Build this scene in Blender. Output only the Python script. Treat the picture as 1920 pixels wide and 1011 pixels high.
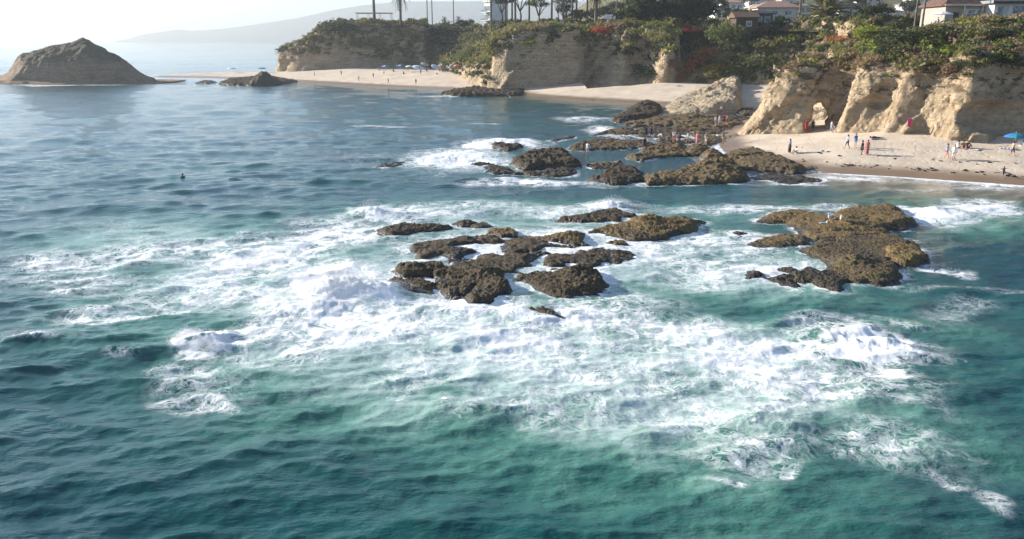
import bpy, bmesh, math, random
import numpy as np
from mathutils import Vector, Matrix

for _o in list(bpy.data.objects):
    bpy.data.objects.remove(_o)
scene = bpy.context.scene
R = math.radians
random.seed(7)
rng = np.random.default_rng(7)

# ------------------------------------------------------------------ camera
FPX, CAM_H = 1478.0, 14.0                      # focal length in photo pixels, drone height in metres
PITCH = math.atan((505.5 - 76.0) / FPX)
cam_data = bpy.data.cameras.new('camera')
cam_data.sensor_width = 36.0
cam_data.lens = 36.0 * FPX / 1920.0
cam_data.clip_start = 0.5
cam_data.clip_end = 40000.0
cam = bpy.data.objects.new('camera', cam_data)
cam.location = (0, 0, CAM_H)
cam.rotation_euler = (R(90) - PITCH, 0, 0)
scene.collection.objects.link(cam)
scene.camera = cam

# ------------------------------------------------------------------ world, sun, exposure
SUN_EL = R(18.0)
SUN_AZ = math.atan2(0.42, -0.91)               # direction towards the sun in plan: left and ahead
sun_dir = Vector((math.cos(SUN_AZ) * math.cos(SUN_EL), math.sin(SUN_AZ) * math.cos(SUN_EL), math.sin(SUN_EL)))
world = bpy.data.worlds.new('World')
scene.world = world
world.use_nodes = True
wn = world.node_tree.nodes
wl = world.node_tree.links
wn.clear()
sky = wn.new('ShaderNodeTexSky')
sky.sky_type = 'NISHITA'
sky.sun_disc = False
sky.sun_elevation = SUN_EL
sky.sun_rotation = R(90) - SUN_AZ
sky.air_density = 0.72
sky.dust_density = 0.1
sky.ozone_density = 1.5
bg = wn.new('ShaderNodeBackground')
bg.inputs['Strength'].default_value = 0.09
wout = wn.new('ShaderNodeOutputWorld')
wl.new(sky.outputs[0], bg.inputs['Color'])
wl.new(bg.outputs[0], wout.inputs['Surface'])

sun_data = bpy.data.lights.new('sun', 'SUN')
sun_data.energy = 5.0
sun_data.angle = R(0.6)
sun_data.color = (1.0, 0.93, 0.84)
sun = bpy.data.objects.new('sun', sun_data)
sun.rotation_euler = sun_dir.to_track_quat('Z', 'Y').to_euler()
scene.collection.objects.link(sun)

scene.view_settings.view_transform = 'Standard'
scene.view_settings.look = 'None'
scene.view_settings.exposure = 1.42
scene.view_settings.gamma = 1.0
scene.view_settings.use_curve_mapping = False
scene.render.engine = 'CYCLES'
scene.cycles.volume_bounces = 1
scene.cycles.max_bounces = 6
scene.cycles.use_denoising = True
scene.cycles.adaptive_threshold = 0.02

# ------------------------------------------------------------------ layout helpers
def ray(u, v):
    a, b = (u - 960.0) / FPX, (505.5 - v) / FPX
    return (a, math.cos(PITCH) + b * math.sin(PITCH), -math.sin(PITCH) + b * math.cos(PITCH))
def gp(u, v, z=0.0):
    d = ray(u, v)
    t = (z - CAM_H) / d[2]
    return (d[0] * t, d[1] * t)
def at_y(u, v, y):
    d = ray(u, v)
    t = y / d[1]
    return (d[0] * t, y, CAM_H + d[2] * t)

# ------------------------------------------------------------------ noise
LAT = rng.random(64 ** 3).astype(np.float32)
def vnoise(x, y, z=None):
    """smooth value noise, 0..1"""
    x = np.asarray(x, np.float32); y = np.asarray(y, np.float32)
    z = np.zeros_like(x) if z is None else np.asarray(z, np.float32)
    fx, fy, fz = np.floor(x), np.floor(y), np.floor(z)
    ix, iy, iz = fx.astype(np.int64), fy.astype(np.int64), fz.astype(np.int64)
    tx, ty, tz = x - fx, y - fy, z - fz
    tx = tx * tx * (3 - 2 * tx); ty = ty * ty * (3 - 2 * ty); tz = tz * tz * (3 - 2 * tz)
    def L(a, b, c):
        return LAT[(((ix + a) & 63) << 12) | (((iy + b) & 63) << 6) | ((iz + c) & 63)]
    def lx(b, c):
        p = L(0, b, c)
        return p + (L(1, b, c) - p) * tx
    a0 = lx(0, 0); a0 = a0 + (lx(1, 0) - a0) * ty
    a1 = lx(0, 1); a1 = a1 + (lx(1, 1) - a1) * ty
    return a0 + (a1 - a0) * tz
def fbm(x, y, z=None, octaves=4, gain=0.5, ridged=False):
    tot, amp, s, f = 0.0, 1.0, 0.0, 1.0
    for o in range(octaves):
        zz = None if z is None else z * f + 3.7 * o
        n = vnoise(x * f + 17.3 * o, y * f + 9.1 * o, zz)
        if ridged:
            n = 1.0 - np.abs(2 * n - 1)
        tot = tot + n * amp
        s += amp
        amp *= gain
        f *= 2.03
    return tot / s
def sstep(a, b, x):
    t = np.clip((x - a) / (b - a), 0, 1)
    return t * t * (3 - 2 * t)
def poly_sd(px, py, poly):
    """signed distance to a polygon, positive inside"""
    P = np.asarray(poly, float)
    n = len(P)
    d2 = np.full(px.shape, 1e18)
    ins = np.zeros(px.shape, bool)
    for i in range(n):
        ax, ay = P[i]; bx, by = P[(i + 1) % n]
        ex, ey = bx - ax, by - ay
        wx, wy = px - ax, py - ay
        t = np.clip((wx * ex + wy * ey) / (ex * ex + ey * ey + 1e-12), 0, 1)
        d2 = np.minimum(d2, (wx - ex * t) ** 2 + (wy - ey * t) ** 2)
        c = ((ay > py) != (by > py)) & (px < ex * (py - ay) / (ey if abs(ey) > 1e-12 else 1e-12) + ax)
        ins ^= c
    d = np.sqrt(d2)
    return np.where(ins, d, -d)

# ------------------------------------------------------------------ objects
COL = scene.collection
def mesh_np(name, V, F, smooth=True, attrs=None):
    V = np.asarray(V, np.float32); F = np.asarray(F, np.int32)
    me = bpy.data.meshes.new(name)
    k = F.shape[1]
    me.vertices.add(len(V)); me.vertices.foreach_set('co', V.ravel())
    me.loops.add(F.size); me.loops.foreach_set('vertex_index', F.ravel())
    me.polygons.add(len(F)); me.polygons.foreach_set('loop_start', np.arange(0, F.size, k, dtype=np.int32))
    me.polygons.foreach_set('use_smooth', np.full(len(F), smooth))
    for nm, arr in (attrs or {}).items():
        arr = np.asarray(arr, np.float32)
        if arr.ndim == 1:
            a = me.attributes.new(nm, 'FLOAT', 'POINT'); a.data.foreach_set('value', arr)
        else:
            a = me.attributes.new(nm, 'FLOAT_COLOR', 'POINT')
            c = np.ones((len(arr), 4), np.float32); c[:, :3] = arr
            a.data.foreach_set('color', c.ravel())
    me.update(calc_edges=True)
    me.validate()
    return me
def link(name, me, mat=None, parent=None):
    o = bpy.data.objects.new(name, me)
    COL.objects.link(o)
    if mat is not None and me is not None and len(me.materials) == 0:
        me.materials.append(mat)
    if parent is not None:
        o.parent = parent
    return o
def tag(o, label, cat, group=None):
    o['label'] = label; o['category'] = cat
    if group: o['group'] = group
    return o
def structure(o, label=None):
    o['kind'] = 'structure'
    if label: o['label'] = label
    return o
def stuff(o, label, cat=None):
    o['kind'] = 'stuff'; o['label'] = label
    if cat: o['category'] = cat
    return o
def thing(name, label, cat, loc=(0, 0, 0), rz=0.0, group=None):
    o = bpy.data.objects.new(name, None)
    o.empty_display_size = 0.3
    COL.objects.link(o)
    o.location = loc; o.rotation_euler = (0, 0, rz)
    return tag(o, label, cat, group)

class MB:
    """collects boxes, tubes and polygons into one mesh"""
    def __init__(self): self.v = []; self.f = []
    def poly(self, pts):
        n = len(self.v); self.v += [tuple(p) for p in pts]; self.f.append(tuple(range(n, n + len(pts))))
    def box(self, c, s, rz=0.0):
        ca, sa = math.cos(rz), math.sin(rz)
        n = len(self.v)
        for dz in (-1, 1):
            for dx, dy in ((-1, -1), (1, -1), (1, 1), (-1, 1)):
                x, y = dx * s[0] / 2, dy * s[1] / 2
                self.v.append((c[0] + x * ca - y * sa, c[1] + x * sa + y * ca, c[2] + dz * s[2] / 2))
        for q in ((3, 2, 1, 0), (4, 5, 6, 7), (0, 1, 5, 4), (1, 2, 6, 5), (2, 3, 7, 6), (3, 0, 4, 7)):
            self.f.append(tuple(n + i for i in q))
    def tube(self, pts, rad, k=8):
        n0 = len(self.v)
        pts = [Vector(p) for p in pts]
        for i, p in enumerate(pts):
            d = (pts[min(i + 1, len(pts) - 1)] - pts[max(i - 1, 0)]).normalized()
            a = d.cross(Vector((0.31, 0.95, 0.07))).normalized(); b = d.cross(a)
            r = rad[i] if hasattr(rad, '__len__') else rad
            for j in range(k):
                t = 2 * math.pi * j / k
                self.v.append(tuple(p + a * (r * math.cos(t)) + b * (r * math.sin(t))))
        for i in range(len(pts) - 1):
            for j in range(k):
                a0 = n0 + i * k + j; a1 = n0 + i * k + (j + 1) % k
                self.f.append((a0, a1, a1 + k, a0 + k))
        self.f.append(tuple(n0 + j for j in reversed(range(k))))
        self.f.append(tuple(n0 + (len(pts) - 1) * k + j for j in range(k)))
    def mesh(self, name, smooth=False):
        me = bpy.data.meshes.new(name)
        me.from_pydata(self.v, [], self.f)
        if smooth:
            me.polygons.foreach_set('use_smooth', np.full(len(me.polygons), True))
        me.update()
        return me
    def build(self, name, mat, parent=None, smooth=False):
        return link(name, self.mesh(name, smooth), mat, parent)

def surface_net(F, org, res):
    """naive surface nets: the F=0 surface of a 3-D array, solid where F<0"""
    org = np.asarray(org, np.float32)
    S = F < 0
    n = np.zeros(tuple(d - 1 for d in F.shape), np.int8)
    for dx in (0, 1):
        for dy in (0, 1):
            for dz in (0, 1):
                n += S[dx:F.shape[0] - 1 + dx, dy:F.shape[1] - 1 + dy, dz:F.shape[2] - 1 + dz]
    act = (n > 0) & (n < 8)
    ci = np.argwhere(act)
    idx = np.full(act.shape, -1, np.int32)
    idx[act] = np.arange(len(ci))
    corners = [(a, b, c) for a in (0, 1) for b in (0, 1) for c in (0, 1)]
    val = {c: F[ci[:, 0] + c[0], ci[:, 1] + c[1], ci[:, 2] + c[2]] for c in corners}
    acc = np.zeros((len(ci), 3), np.float32); cnt = np.zeros(len(ci), np.float32)
    for c in corners:
        for ax in range(3):
            if c[ax] == 0:
                e = list(c); e[ax] = 1; e = tuple(e)
                f0, f1 = val[c], val[e]
                m = (f0 < 0) != (f1 < 0)
                t = f0 / np.where(f0 == f1, 1, f0 - f1)
                p = np.tile(np.array(c, np.float32), (len(ci), 1))
                p[:, ax] = t
                acc += np.where(m[:, None], p, 0); cnt += m
    V = (ci + acc / cnt[:, None]) * res + org
    quads = []
    for ax in range(3):
        o1, o2 = (ax + 1) % 3, (ax + 2) % 3
        sl0 = [slice(None)] * 3; sl1 = [slice(None)] * 3
        sl0[ax] = slice(0, -1); sl1[ax] = slice(1, None)
        for o in (o1, o2):
            sl0[o] = slice(1, -1); sl1[o] = slice(1, -1)
        a, b = S[tuple(sl0)], S[tuple(sl1)]
        for flip, m in ((False, a & ~b), (True, ~a & b)):
            e = np.argwhere(m)
            if len(e) == 0: continue
            base = e.copy()
            base[:, o1] += 1; base[:, o2] += 1
            def cell(d1, d2):
                q = base.copy(); q[:, o1] += d1; q[:, o2] += d2
                return idx[q[:, 0], q[:, 1], q[:, 2]]
            q = np.stack([cell(-1, -1), cell(0, -1), cell(0, 0), cell(-1, 0)], 1)
            quads.append(q[:, ::-1] if flip else q)
    Q = np.concatenate(quads)
    Q = Q[(Q >= 0).all(1)]
    return V, Q

# ------------------------------------------------------------------ materials
MATS = {}
def new_mat(name):
    m = bpy.data.materials.new(name); m.use_nodes = True
    nt = m.node_tree
    nt.nodes.clear()
    MATS[name] = m
    return m, nt.nodes, nt.links
class NB:
    """tiny node-building helper"""
    def __init__(self, name):
        self.m, self.n, self.l = new_mat(name)
        self.out = self.n.new('ShaderNodeOutputMaterial')
    def node(self, typ, **kw):
        nd = self.n.new(typ)
        for k, v in kw.items():
            if k.startswith('i_'):
                nd.inputs[int(k[2:]) if k[2:].isdigit() else k[2:].replace('_', ' ')].default_value = v
            else:
                setattr(nd, k, v)
        return nd
    def set(self, nd, key, val):
        s = nd.inputs[key]
        if hasattr(val, 'is_linked') or hasattr(val, 'links'): self.l.new(val, s)
        else: s.default_value = val
    def math(self, op, a, b=0.0, c=None, clamp=False):
        nd = self.node('ShaderNodeMath', operation=op, use_clamp=clamp)
        self.set(nd, 0, a); self.set(nd, 1, b)
        if c is not None: self.set(nd, 2, c)
        return nd.outputs[0]
    def noise(self, vec, scale, detail=4.0, rough=0.55, distortion=0.0, col=False):
        nd = self.node('ShaderNodeTexNoise')
        if vec is not None: self.l.new(vec, nd.inputs['Vector'])
        self.set(nd, 'Scale', scale); self.set(nd, 'Detail', detail); self.set(nd, 'Roughness', rough); self.set(nd, 'Distortion', distortion)
        return nd.outputs['Color' if col else 'Fac']
    def vor(self, vec, scale, feature='DISTANCE_TO_EDGE'):
        nd = self.node('ShaderNodeTexVoronoi', feature=feature)
        self.l.new(vec, nd.inputs['Vector']); self.set(nd, 'Scale', scale)
        return nd.outputs['Distance']
    def rng(self, x, a, b, c=0.0, d=1.0, smooth=True):
        nd = self.node('ShaderNodeMapRange', interpolation_type='SMOOTHSTEP' if smooth else 'LINEAR')
        self.set(nd, 'Value', x); self.set(nd, 'From Min', a); self.set(nd, 'From Max', b); self.set(nd, 'To Min', c); self.set(nd, 'To Max', d)
        return nd.outputs['Result']
    def mix(self, f, a, b, blend='MIX'):
        nd = self.node('ShaderNodeMix', data_type='RGBA', blend_type=blend)
        self.set(nd, 0, f)
        for i, v in ((6, a), (7, b)):
            if isinstance(v, tuple): nd.inputs[i].default_value = (*v, 1)
            else: self.l.new(v, nd.inputs[i])
        return nd.outputs[2]
    def attr(self, name, col=False):
        nd = self.node('ShaderNodeAttribute', attribute_name=name)
        return nd.outputs['Color' if col else 'Fac']
    def pos(self): return self.node('ShaderNodeNewGeometry').outputs['Position']
    def obj(self): return self.node('ShaderNodeTexCoord').outputs['Object']
    def xyz(self, v):
        nd = self.node('ShaderNodeSeparateXYZ'); self.l.new(v, nd.inputs[0]); return nd.outputs
    def mapv(self, v, scale=(1, 1, 1), rot=(0, 0, 0), loc=(0, 0, 0)):
        nd = self.node('ShaderNodeMapping')
        self.l.new(v, nd.inputs[0]); nd.inputs['Scale'].default_value = scale; nd.inputs['Rotation'].default_value = rot; nd.inputs['Location'].default_value = loc
        return nd.outputs[0]
    def vadd(self, a, b, s=1.0):
        m = self.node('ShaderNodeVectorMath', operation='MULTIPLY_ADD')
        self.l.new(b, m.inputs[0]); m.inputs[1].default_value = (s, s, s); self.l.new(a, m.inputs[2])
        return m.outputs[0]
    def bump(self, h, strength, dist, normal=None):
        nd = self.node('ShaderNodeBump'); self.set(nd, 'Strength', strength); self.set(nd, 'Distance', dist); self.l.new(h, nd.inputs['Height'])
        if normal is not None: self.l.new(normal, nd.inputs['Normal'])
        return nd.outputs[0]
    def bsdf(self, color, rough=0.8, spec=0.3, normal=None, ior=1.45, metal=0.0):
        nd = self.node('ShaderNodeBsdfPrincipled')
        if isinstance(color, tuple): nd.inputs['Base Color'].default_value = (*color, 1)
        else: self.l.new(color, nd.inputs['Base Color'])
        self.set(nd, 'Roughness', rough); self.set(nd, 'Specular IOR Level', spec); self.set(nd, 'IOR', ior); self.set(nd, 'Metallic', metal)
        if normal is not None: self.l.new(normal, nd.inputs['Normal'])
        return nd.outputs[0]
    def done(self, sh):
        self.l.new(sh, self.out.inputs['Surface']); return self.m

def plain(name, color, rough=0.7, var=0.12, scale=6.0, spec=0.3, metal=0.0):
    """paint-like material with slight tonal variation"""
    if name in MATS: return MATS[name]
    b = NB(name)
    n = b.noise(b.obj(), scale, 4, 0.6)
    dark = tuple(c * (1 - var * 2) for c in color); lite = tuple(min(1, c * (1 + var)) for c in color)
    col = b.mix(b.rng(n, 0.3, 0.7), dark, lite)
    return b.done(b.bsdf(col, rough, spec, metal=metal))

def mat_sandstone(name, c0, c1, c2, soil, bump=1.0):
    b = NB(name); p = b.pos()
    big = b.noise(p, 0.16, 5, 0.6)
    strata = b.noise(b.mapv(p, (0.25, 0.25, 1.6), (0.12, -0.08, 0)), 0.8, 5, 0.6, 0.6)
    fine = b.noise(p, 1.7, 8, 0.7)
    col = b.mix(b.rng(strata, 0.38, 0.62), c0, c1)
    bands = b.noise(b.mapv(p, (0.06, 0.06, 2.2), (0.10, -0.06, 0)), 1.0, 6, 0.65, 0.3)
    col = b.mix(b.rng(bands, 0.5, 0.66, 0.0, 0.55), col, c2)
    col = b.mix(b.math('MULTIPLY', b.rng(big, 0.50, 0.68), 0.7), col, c2)
    col = b.mix(b.rng(fine, 0.30, 0.75, 0.55, 0.0), col, c2)
    nz = b.xyz(b.node('ShaderNodeNewGeometry').outputs['True Normal'])[2]
    z = b.xyz(p)[2]
    soil_f = b.math('MULTIPLY', b.rng(b.math('ADD', nz, b.math('MULTIPLY', fine, 0.35)), 0.55, 0.80), b.rng(z, 5.0, 8.5))
    sc = b.mix(b.rng(fine, 0.35, 0.7), tuple(x * 0.6 for x in soil), soil)
    col = b.mix(soil_f, col, sc)
    h = b.math('ADD', b.math('MULTIPLY', fine, 0.6), b.math('MULTIPLY', strata, 0.5))
    pits = b.vor(b.vadd(p, b.noise(p, 0.8, 3, 0.6, col=True), 0.7), 1.1, 'F1')
    h = b.math('ADD', h, b.math('MULTIPLY', b.rng(pits, 0.1, 0.5), 0.35))
    return b.done(b.bsdf(col, 0.92, 0.15, b.bump(h, 1.0 * bump, 0.7)))

def mat_searock(name, top, low, wet_h=0.55, green=0.0, bump_d=0.12, spec=0.35):
    b = NB(name); p = b.pos()
    big = b.noise(p, 0.45, 5, 0.6)
    fine = b.noise(p, 5.0, 8, 0.75)
    cell = b.vor(b.vadd(p, b.noise(p, 3.0, 3, 0.6, col=True), 0.25), 6.5, 'F1')
    z = b.xyz(p)[2]
    zz = b.math('ADD', z, b.math('MULTIPLY', b.math('SUBTRACT', big, 0.5), 0.9))
    col = b.mix(b.rng(big, 0.35, 0.65), tuple(c * 0.72 for c in top), top)
    col = b.mix(b.rng(fine, 0.35, 0.75, 0.75, 0.0), col, tuple(c * 0.35 for c in top))
    col = b.mix(b.rng(cell, 0.05, 0.42, 0.7, 0.0), col, tuple(c * 0.4 for c in low))
    col = b.mix(b.rng(zz, 0.05, wet_h, 1.0, 0.0), col, low)
    light = b.math('MULTIPLY', b.rng(b.noise(p, 11.0, 4, 0.6), 0.56, 0.70), 0.6)  # pale flecks in the colour stand in for glint on mussel tips
    col = b.mix(light, col, (0.34, 0.285, 0.18))
    col = b.mix(b.math('MULTIPLY', b.rng(b.noise(p, 1.7, 5, 0.65), 0.52, 0.66), 0.55), col, (0.075, 0.068, 0.058))
    if green > 0:
        g = b.math('MULTIPLY', b.rng(b.noise(p, 0.9, 4, 0.6), 0.56, 0.68), green)
        col = b.mix(g, col, (0.10, 0.13, 0.015))
    rough = b.rng(zz, 0.0, wet_h, 0.22, 0.85)
    h = b.math('ADD', fine, b.math('MULTIPLY', b.rng(cell, 0.0, 0.5), 0.8))
    return b.done(b.bsdf(col, rough, spec, b.bump(h, 1.0, bump_d * 1.4)))

def mat_leaf(name, transl=0.42):
    """foliage: colour of the plant kind from the 'col' attribute, small leaf-to-leaf variation"""
    b = NB(name)
    c = b.attr('col', True)
    n = b.noise(b.pos(), 1.3, 5, 0.65)
    oi = b.node('ShaderNodeObjectInfo').outputs['Random']
    hsv = b.node('ShaderNodeHueSaturation')
    b.l.new(c, hsv.inputs['Color'])
    b.set(hsv, 'Hue', b.rng(oi, 0, 1, 0.485, 0.515, False))
    b.set(hsv, 'Value', b.rng(n, 0.3, 0.7, 0.7, 1.35))
    col = hsv.outputs[0]
    d = b.bsdf(col, 0.65, 0.25)
    t = b.node('ShaderNodeBsdfTranslucent'); b.l.new(col, t.inputs['Color'])
    mx = b.node('ShaderNodeMixShader'); mx.inputs[0].default_value = transl
    b.l.new(d, mx.inputs[1]); b.l.new(t.outputs[0], mx.inputs[2])
    return b.done(mx.outputs[0])

# ================================================================== BEACH AND SEABED
WATERLINE = [(130, 50), (90, 66), (70, 72), (58, 76), (51.3, 78.2), (46, 81), (40, 84.0), (34.5, 86), (31.5, 90), (28.5, 96), (27.5, 103),
             (29, 112), (32, 125), (38, 140), (44, 155), (47.5, 168), (39, 179), (25, 190), (14, 200), (5.5, 208.7), (0, 222), (-8, 232),
             (-18, 240), (-30, 247), (-44, 258), (-60, 272), (-76, 287), (-97, 303), (-120, 315), (-144, 322),
             (-144, 333), (-110, 352), (-96, 350), (-90, 420), (130, 420)]
def sand_z(x, y):
    d = poly_sd(x, y, WATERLINE)
    far = sstep(-60, -100, x)                              # the sand spit stays low
    z = np.where(d > 0, np.minimum(0.115 * d, 3.2 - 1.7 * far) , 0.075 * d)
    z = z + np.where(d > 2, 1, 0) * (fbm(x * 0.22, y * 0.22, octaves=3) - 0.5) * 0.35 * sstep(2, 8, d)
    return np.maximum(z, -4.0), d
def grid_mesh(name, xs, ys, zf, keep=None, attrs=None):
    X, Y = np.meshgrid(xs, ys, indexing='ij')
    Z = zf(X, Y)
    V = np.stack([X, Y, Z], -1).reshape(-1, 3)
    nx, ny = len(xs), len(ys)
    I = np.arange(nx * ny).reshape(nx, ny)
    Q = np.stack([I[:-1, :-1], I[1:, :-1], I[1:, 1:], I[:-1, 1:]], -1).reshape(-1, 4)
    if keep is not None:
        k = keep(X, Y, Z).reshape(-1)
        Q = Q[k[Q].any(1)]
        used = np.unique(Q); remap = np.full(len(V), -1); remap[used] = np.arange(len(used))
        V = V[used]; Q = remap[Q]
    return mesh_np(name, V, Q)

def m_sand():
    b = NB('sand'); p = b.pos()
    n = b.noise(p, 0.35, 6, 0.65); f = b.noise(p, 3.0, 6, 0.7)
    col = b.mix(b.rng(n, 0.3, 0.7), (0.55, 0.44, 0.325), (0.66, 0.55, 0.42))
    col = b.mix(b.rng(f, 0.5, 0.8, 0.0, 0.4), col, (0.36, 0.29, 0.21))
    z = b.xyz(p)[2]
    wet = b.rng(b.math('ADD', z, b.math('MULTIPLY', b.math('SUBTRACT', n, 0.5), 0.35)), 0.25, 0.65, 1.0, 0.0)
    col = b.mix(wet, col, (0.25, 0.17, 0.105))
    dimples = b.vor(b.vadd(p, b.noise(p, 1.0, 2, 0.5, col=True), 0.8), 1.5, 'F1')
    h = b.math('ADD', b.math('MULTIPLY', f, 0.6), b.rng(dimples, 0.05, 0.45))
    rough = b.rng(wet, 0, 1, 0.95, 0.35, False)
    return b.done(b.bsdf(col, rough, 0.3, b.bump(h, b.rng(wet, 0, 1, 0.28, 0.02, False), 0.14)))
SAND = m_sand()
def near_keep(X, Y, Z): return Z > -1.6
structure(link('beach', grid_mesh('beach', np.arange(20, 130, 0.7), np.arange(48, 215, 0.7), lambda x, y: sand_z(x, y)[0], near_keep), SAND), 'pale sand of the near beach and the cove behind it')
structure(link('beach', grid_mesh('beach', np.arange(-160, 20.1, 1.2), np.arange(196, 420, 1.2), lambda x, y: sand_z(x, y)[0], near_keep), SAND), 'pale sand of the far beach and the spit towards the island')

# ================================================================== SEA
ROCKS = []
FOAM = [(1150, 700, 350, 60, .52), (1300, 770, 260, 60, .46), (1050, 770, 160, 45, .44), (1450, 780, 130, 40, .5),
  # photo position, half width and half height in photo pixels, coverage
 (640, 535, 110, 45, 1.0), (560, 600, 180, 60, .85), (700, 620, 160, 55, .8), (420, 645, 85, 32, .95), (500, 480, 190, 48, .74),
 (300, 470, 180, 30, .66), (150, 487, 170, 24, .62), (110, 535, 170, 32, .55), (620, 440, 160, 40, .76), (380, 540, 160, 42, .72), (250, 590, 160, 24, .54), (450, 560, 130, 36, .72), (90, 625, 120, 10, .42), (700, 402, 60, 13, 1.0), (800, 405, 130, 18, .7),
 (900, 392, 150, 16, .55), (1150, 386, 60, 10, .95), (1080, 402, 130, 15, .7), (880, 640, 260, 48, .78), (860, 580, 150, 26, 1.0), (1050, 600, 150, 36, .9),
 (1150, 560, 150, 36, .6), (1000, 690, 210, 45, .56), (770, 700, 200, 45, .48), (400, 705, 150, 36, .46), (370, 738, 100, 18, .50), (190, 682, 80, 16, .44),
 (1250, 625, 200, 46, .72), (1400, 660, 200, 45, .78), (1620, 650, 125, 30, 1.0), (1690, 655, 50, 20, .95), (1500, 725, 190, 45, .68), (1250, 730, 160, 45, .46), (1100, 765, 170, 50, .36),
 (1350, 800, 150, 50, .40), (1250, 850, 120, 40, .38), (1290, 935, 100, 18, .45), (1530, 917, 60, 14, .50), (1480, 905, 70, 12, .42), (1400, 860, 270, 75, .44), (1720, 860, 210, 65, .42), (1650, 720, 160, 40, .42), (1690, 805, 150, 34, .40), (1840, 853, 100, 14, .44),
 (1825, 905, 45, 14, .42), (1890, 940, 40, 36, .45), (1400, 505, 200, 34, .68), (1300, 455, 160, 30, .66), (1200, 470, 130, 38, .66), (1000, 470, 280, 55, .70),
 (1760, 402, 110, 20, .95), (1850, 390, 90, 18, .9), (1745, 512, 55, 9, .8), (1790, 545, 100, 8, .36), (1550, 392, 140, 10, .5), (1350, 388, 150, 11, .6), (850, 300, 110, 22, .95),
 (940, 270, 80, 12, .95), (770, 309, 50, 7, .75), (1000, 343, 130, 7, .8), (1150, 348, 110, 7, .6), (1130, 245, 50, 10, .85), (1100, 224, 70, 5, .55),
 (720, 237, 70, 2.4, .62), (920, 232, 60, 1.5, .42), (1590, 332, 60, 7, .8), (1480, 346, 70, 5, .7), (1300, 352, 120, 4, .6), (820, 182, 60, 1.6, .6),
 (120, 159, 150, 1.2, .8), (1190, 262, 60, 6, .55), (700, 300, 200, 20, .26), (250, 430, 200, 30, .3), (1820, 580, 120, 26, .34), (1700, 600, 90, 14, .42), (950, 760, 140, 30, .40),
 (330, 650, 40, 14, .9), (1650, 690, 90, 20, .7), (1560, 620, 150, 20, .5), (1860, 350, 130, 7, .55), (1700, 352, 120, 8, .34), (600, 560, 90, 25, 1.0), (730, 550, 70, 22, 1.0)]
AERO = [(900, 900, 340, 65, .36), (1350, 960, 320, 55, .36), (1700, 960, 250, 50, .2), (250, 330, 400, 60, .12), (1150, 780, 420, 90, .75), (1400, 780, 300, 90, .62), (760, 760, 260, 60, .6), (1000, 860, 260, 50, .42), (860, 640, 420, 130, 1.0), (1250, 690, 420, 130, .95), (1000, 800, 330, 100, .62), (640, 540, 220, 90, 1.0), (480, 510, 290, 100, .75), (300, 440, 280, 50, .6), (200, 500, 220, 50, .4),
        (1350, 860, 300, 90, .48), (1650, 790, 280, 90, .44), (1750, 600, 190, 60, .38), (1000, 480, 330, 75, 1.0), (1350, 500, 260, 65, .85), (1000, 405, 420, 34, .75), (900, 300, 160, 25, .5),
        (1800, 400, 160, 40, .6), (1500, 390, 260, 20, .3), (700, 780, 200, 60, .45), (1030, 880, 240, 40, .22), (1650, 900, 200, 60, .2)]
BREAK = [  # breaking crests and surges: raised white water
 (640, 545, 75, 17, 1.0), (705, 547, 55, 12, .65), (590, 570, 90, 18, .45), (520, 590, 70, 14, .25), (698, 404, 36, 6, .85), (740, 407, 60, 6, .35), (1152, 388, 32, 4, .7), (1090, 396, 60, 5, .3), (385, 642, 50, 12, .42),
 (350, 630, 34, 9, .3), (1640, 650, 75, 14, .55), (1560, 635, 80, 12, .4), (950, 268, 45, 4, .5), (850, 296, 60, 5, .35), (870, 582, 110, 10, .3), (1060, 592, 90, 10, .25), (470, 440, 70, 8, .35), (300, 462, 60, 7, .3),
 (290, 455, 50, 5, .2), (1760, 400, 60, 6, .35), (250, 660, 90, 9, .3), (90, 640, 120, 10, .35), (880, 770, 90, 14, .3), (1430, 790, 60, 25, .3), (870, 395, 70, 5, .3), (930, 400, 60, 4, .25), (940, 560, 60, 6, .25)]
def blob_field(x, y, blobs, mode='max', power=1.0):
    out = np.zeros(x.shape, np.float32)
    for (u, v, ru, rv, s) in blobs:
        cx, cy = gp(u, v)
        rx = (gp(u + ru, v)[0] - gp(u - ru, v)[0]) / 2
        ry = (gp(u, max(v - rv, 84))[1] - gp(u, v + rv)[1]) / 2
        q = ((x - cx) / rx) ** 2 + ((y - cy) / ry) ** 2
        m = q < 5.0
        f = np.exp(-(q[m] ** power)) * s
        if mode == 'max': out[m] = np.maximum(out[m], f)
        else: out[m] += f
    return out

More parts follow.
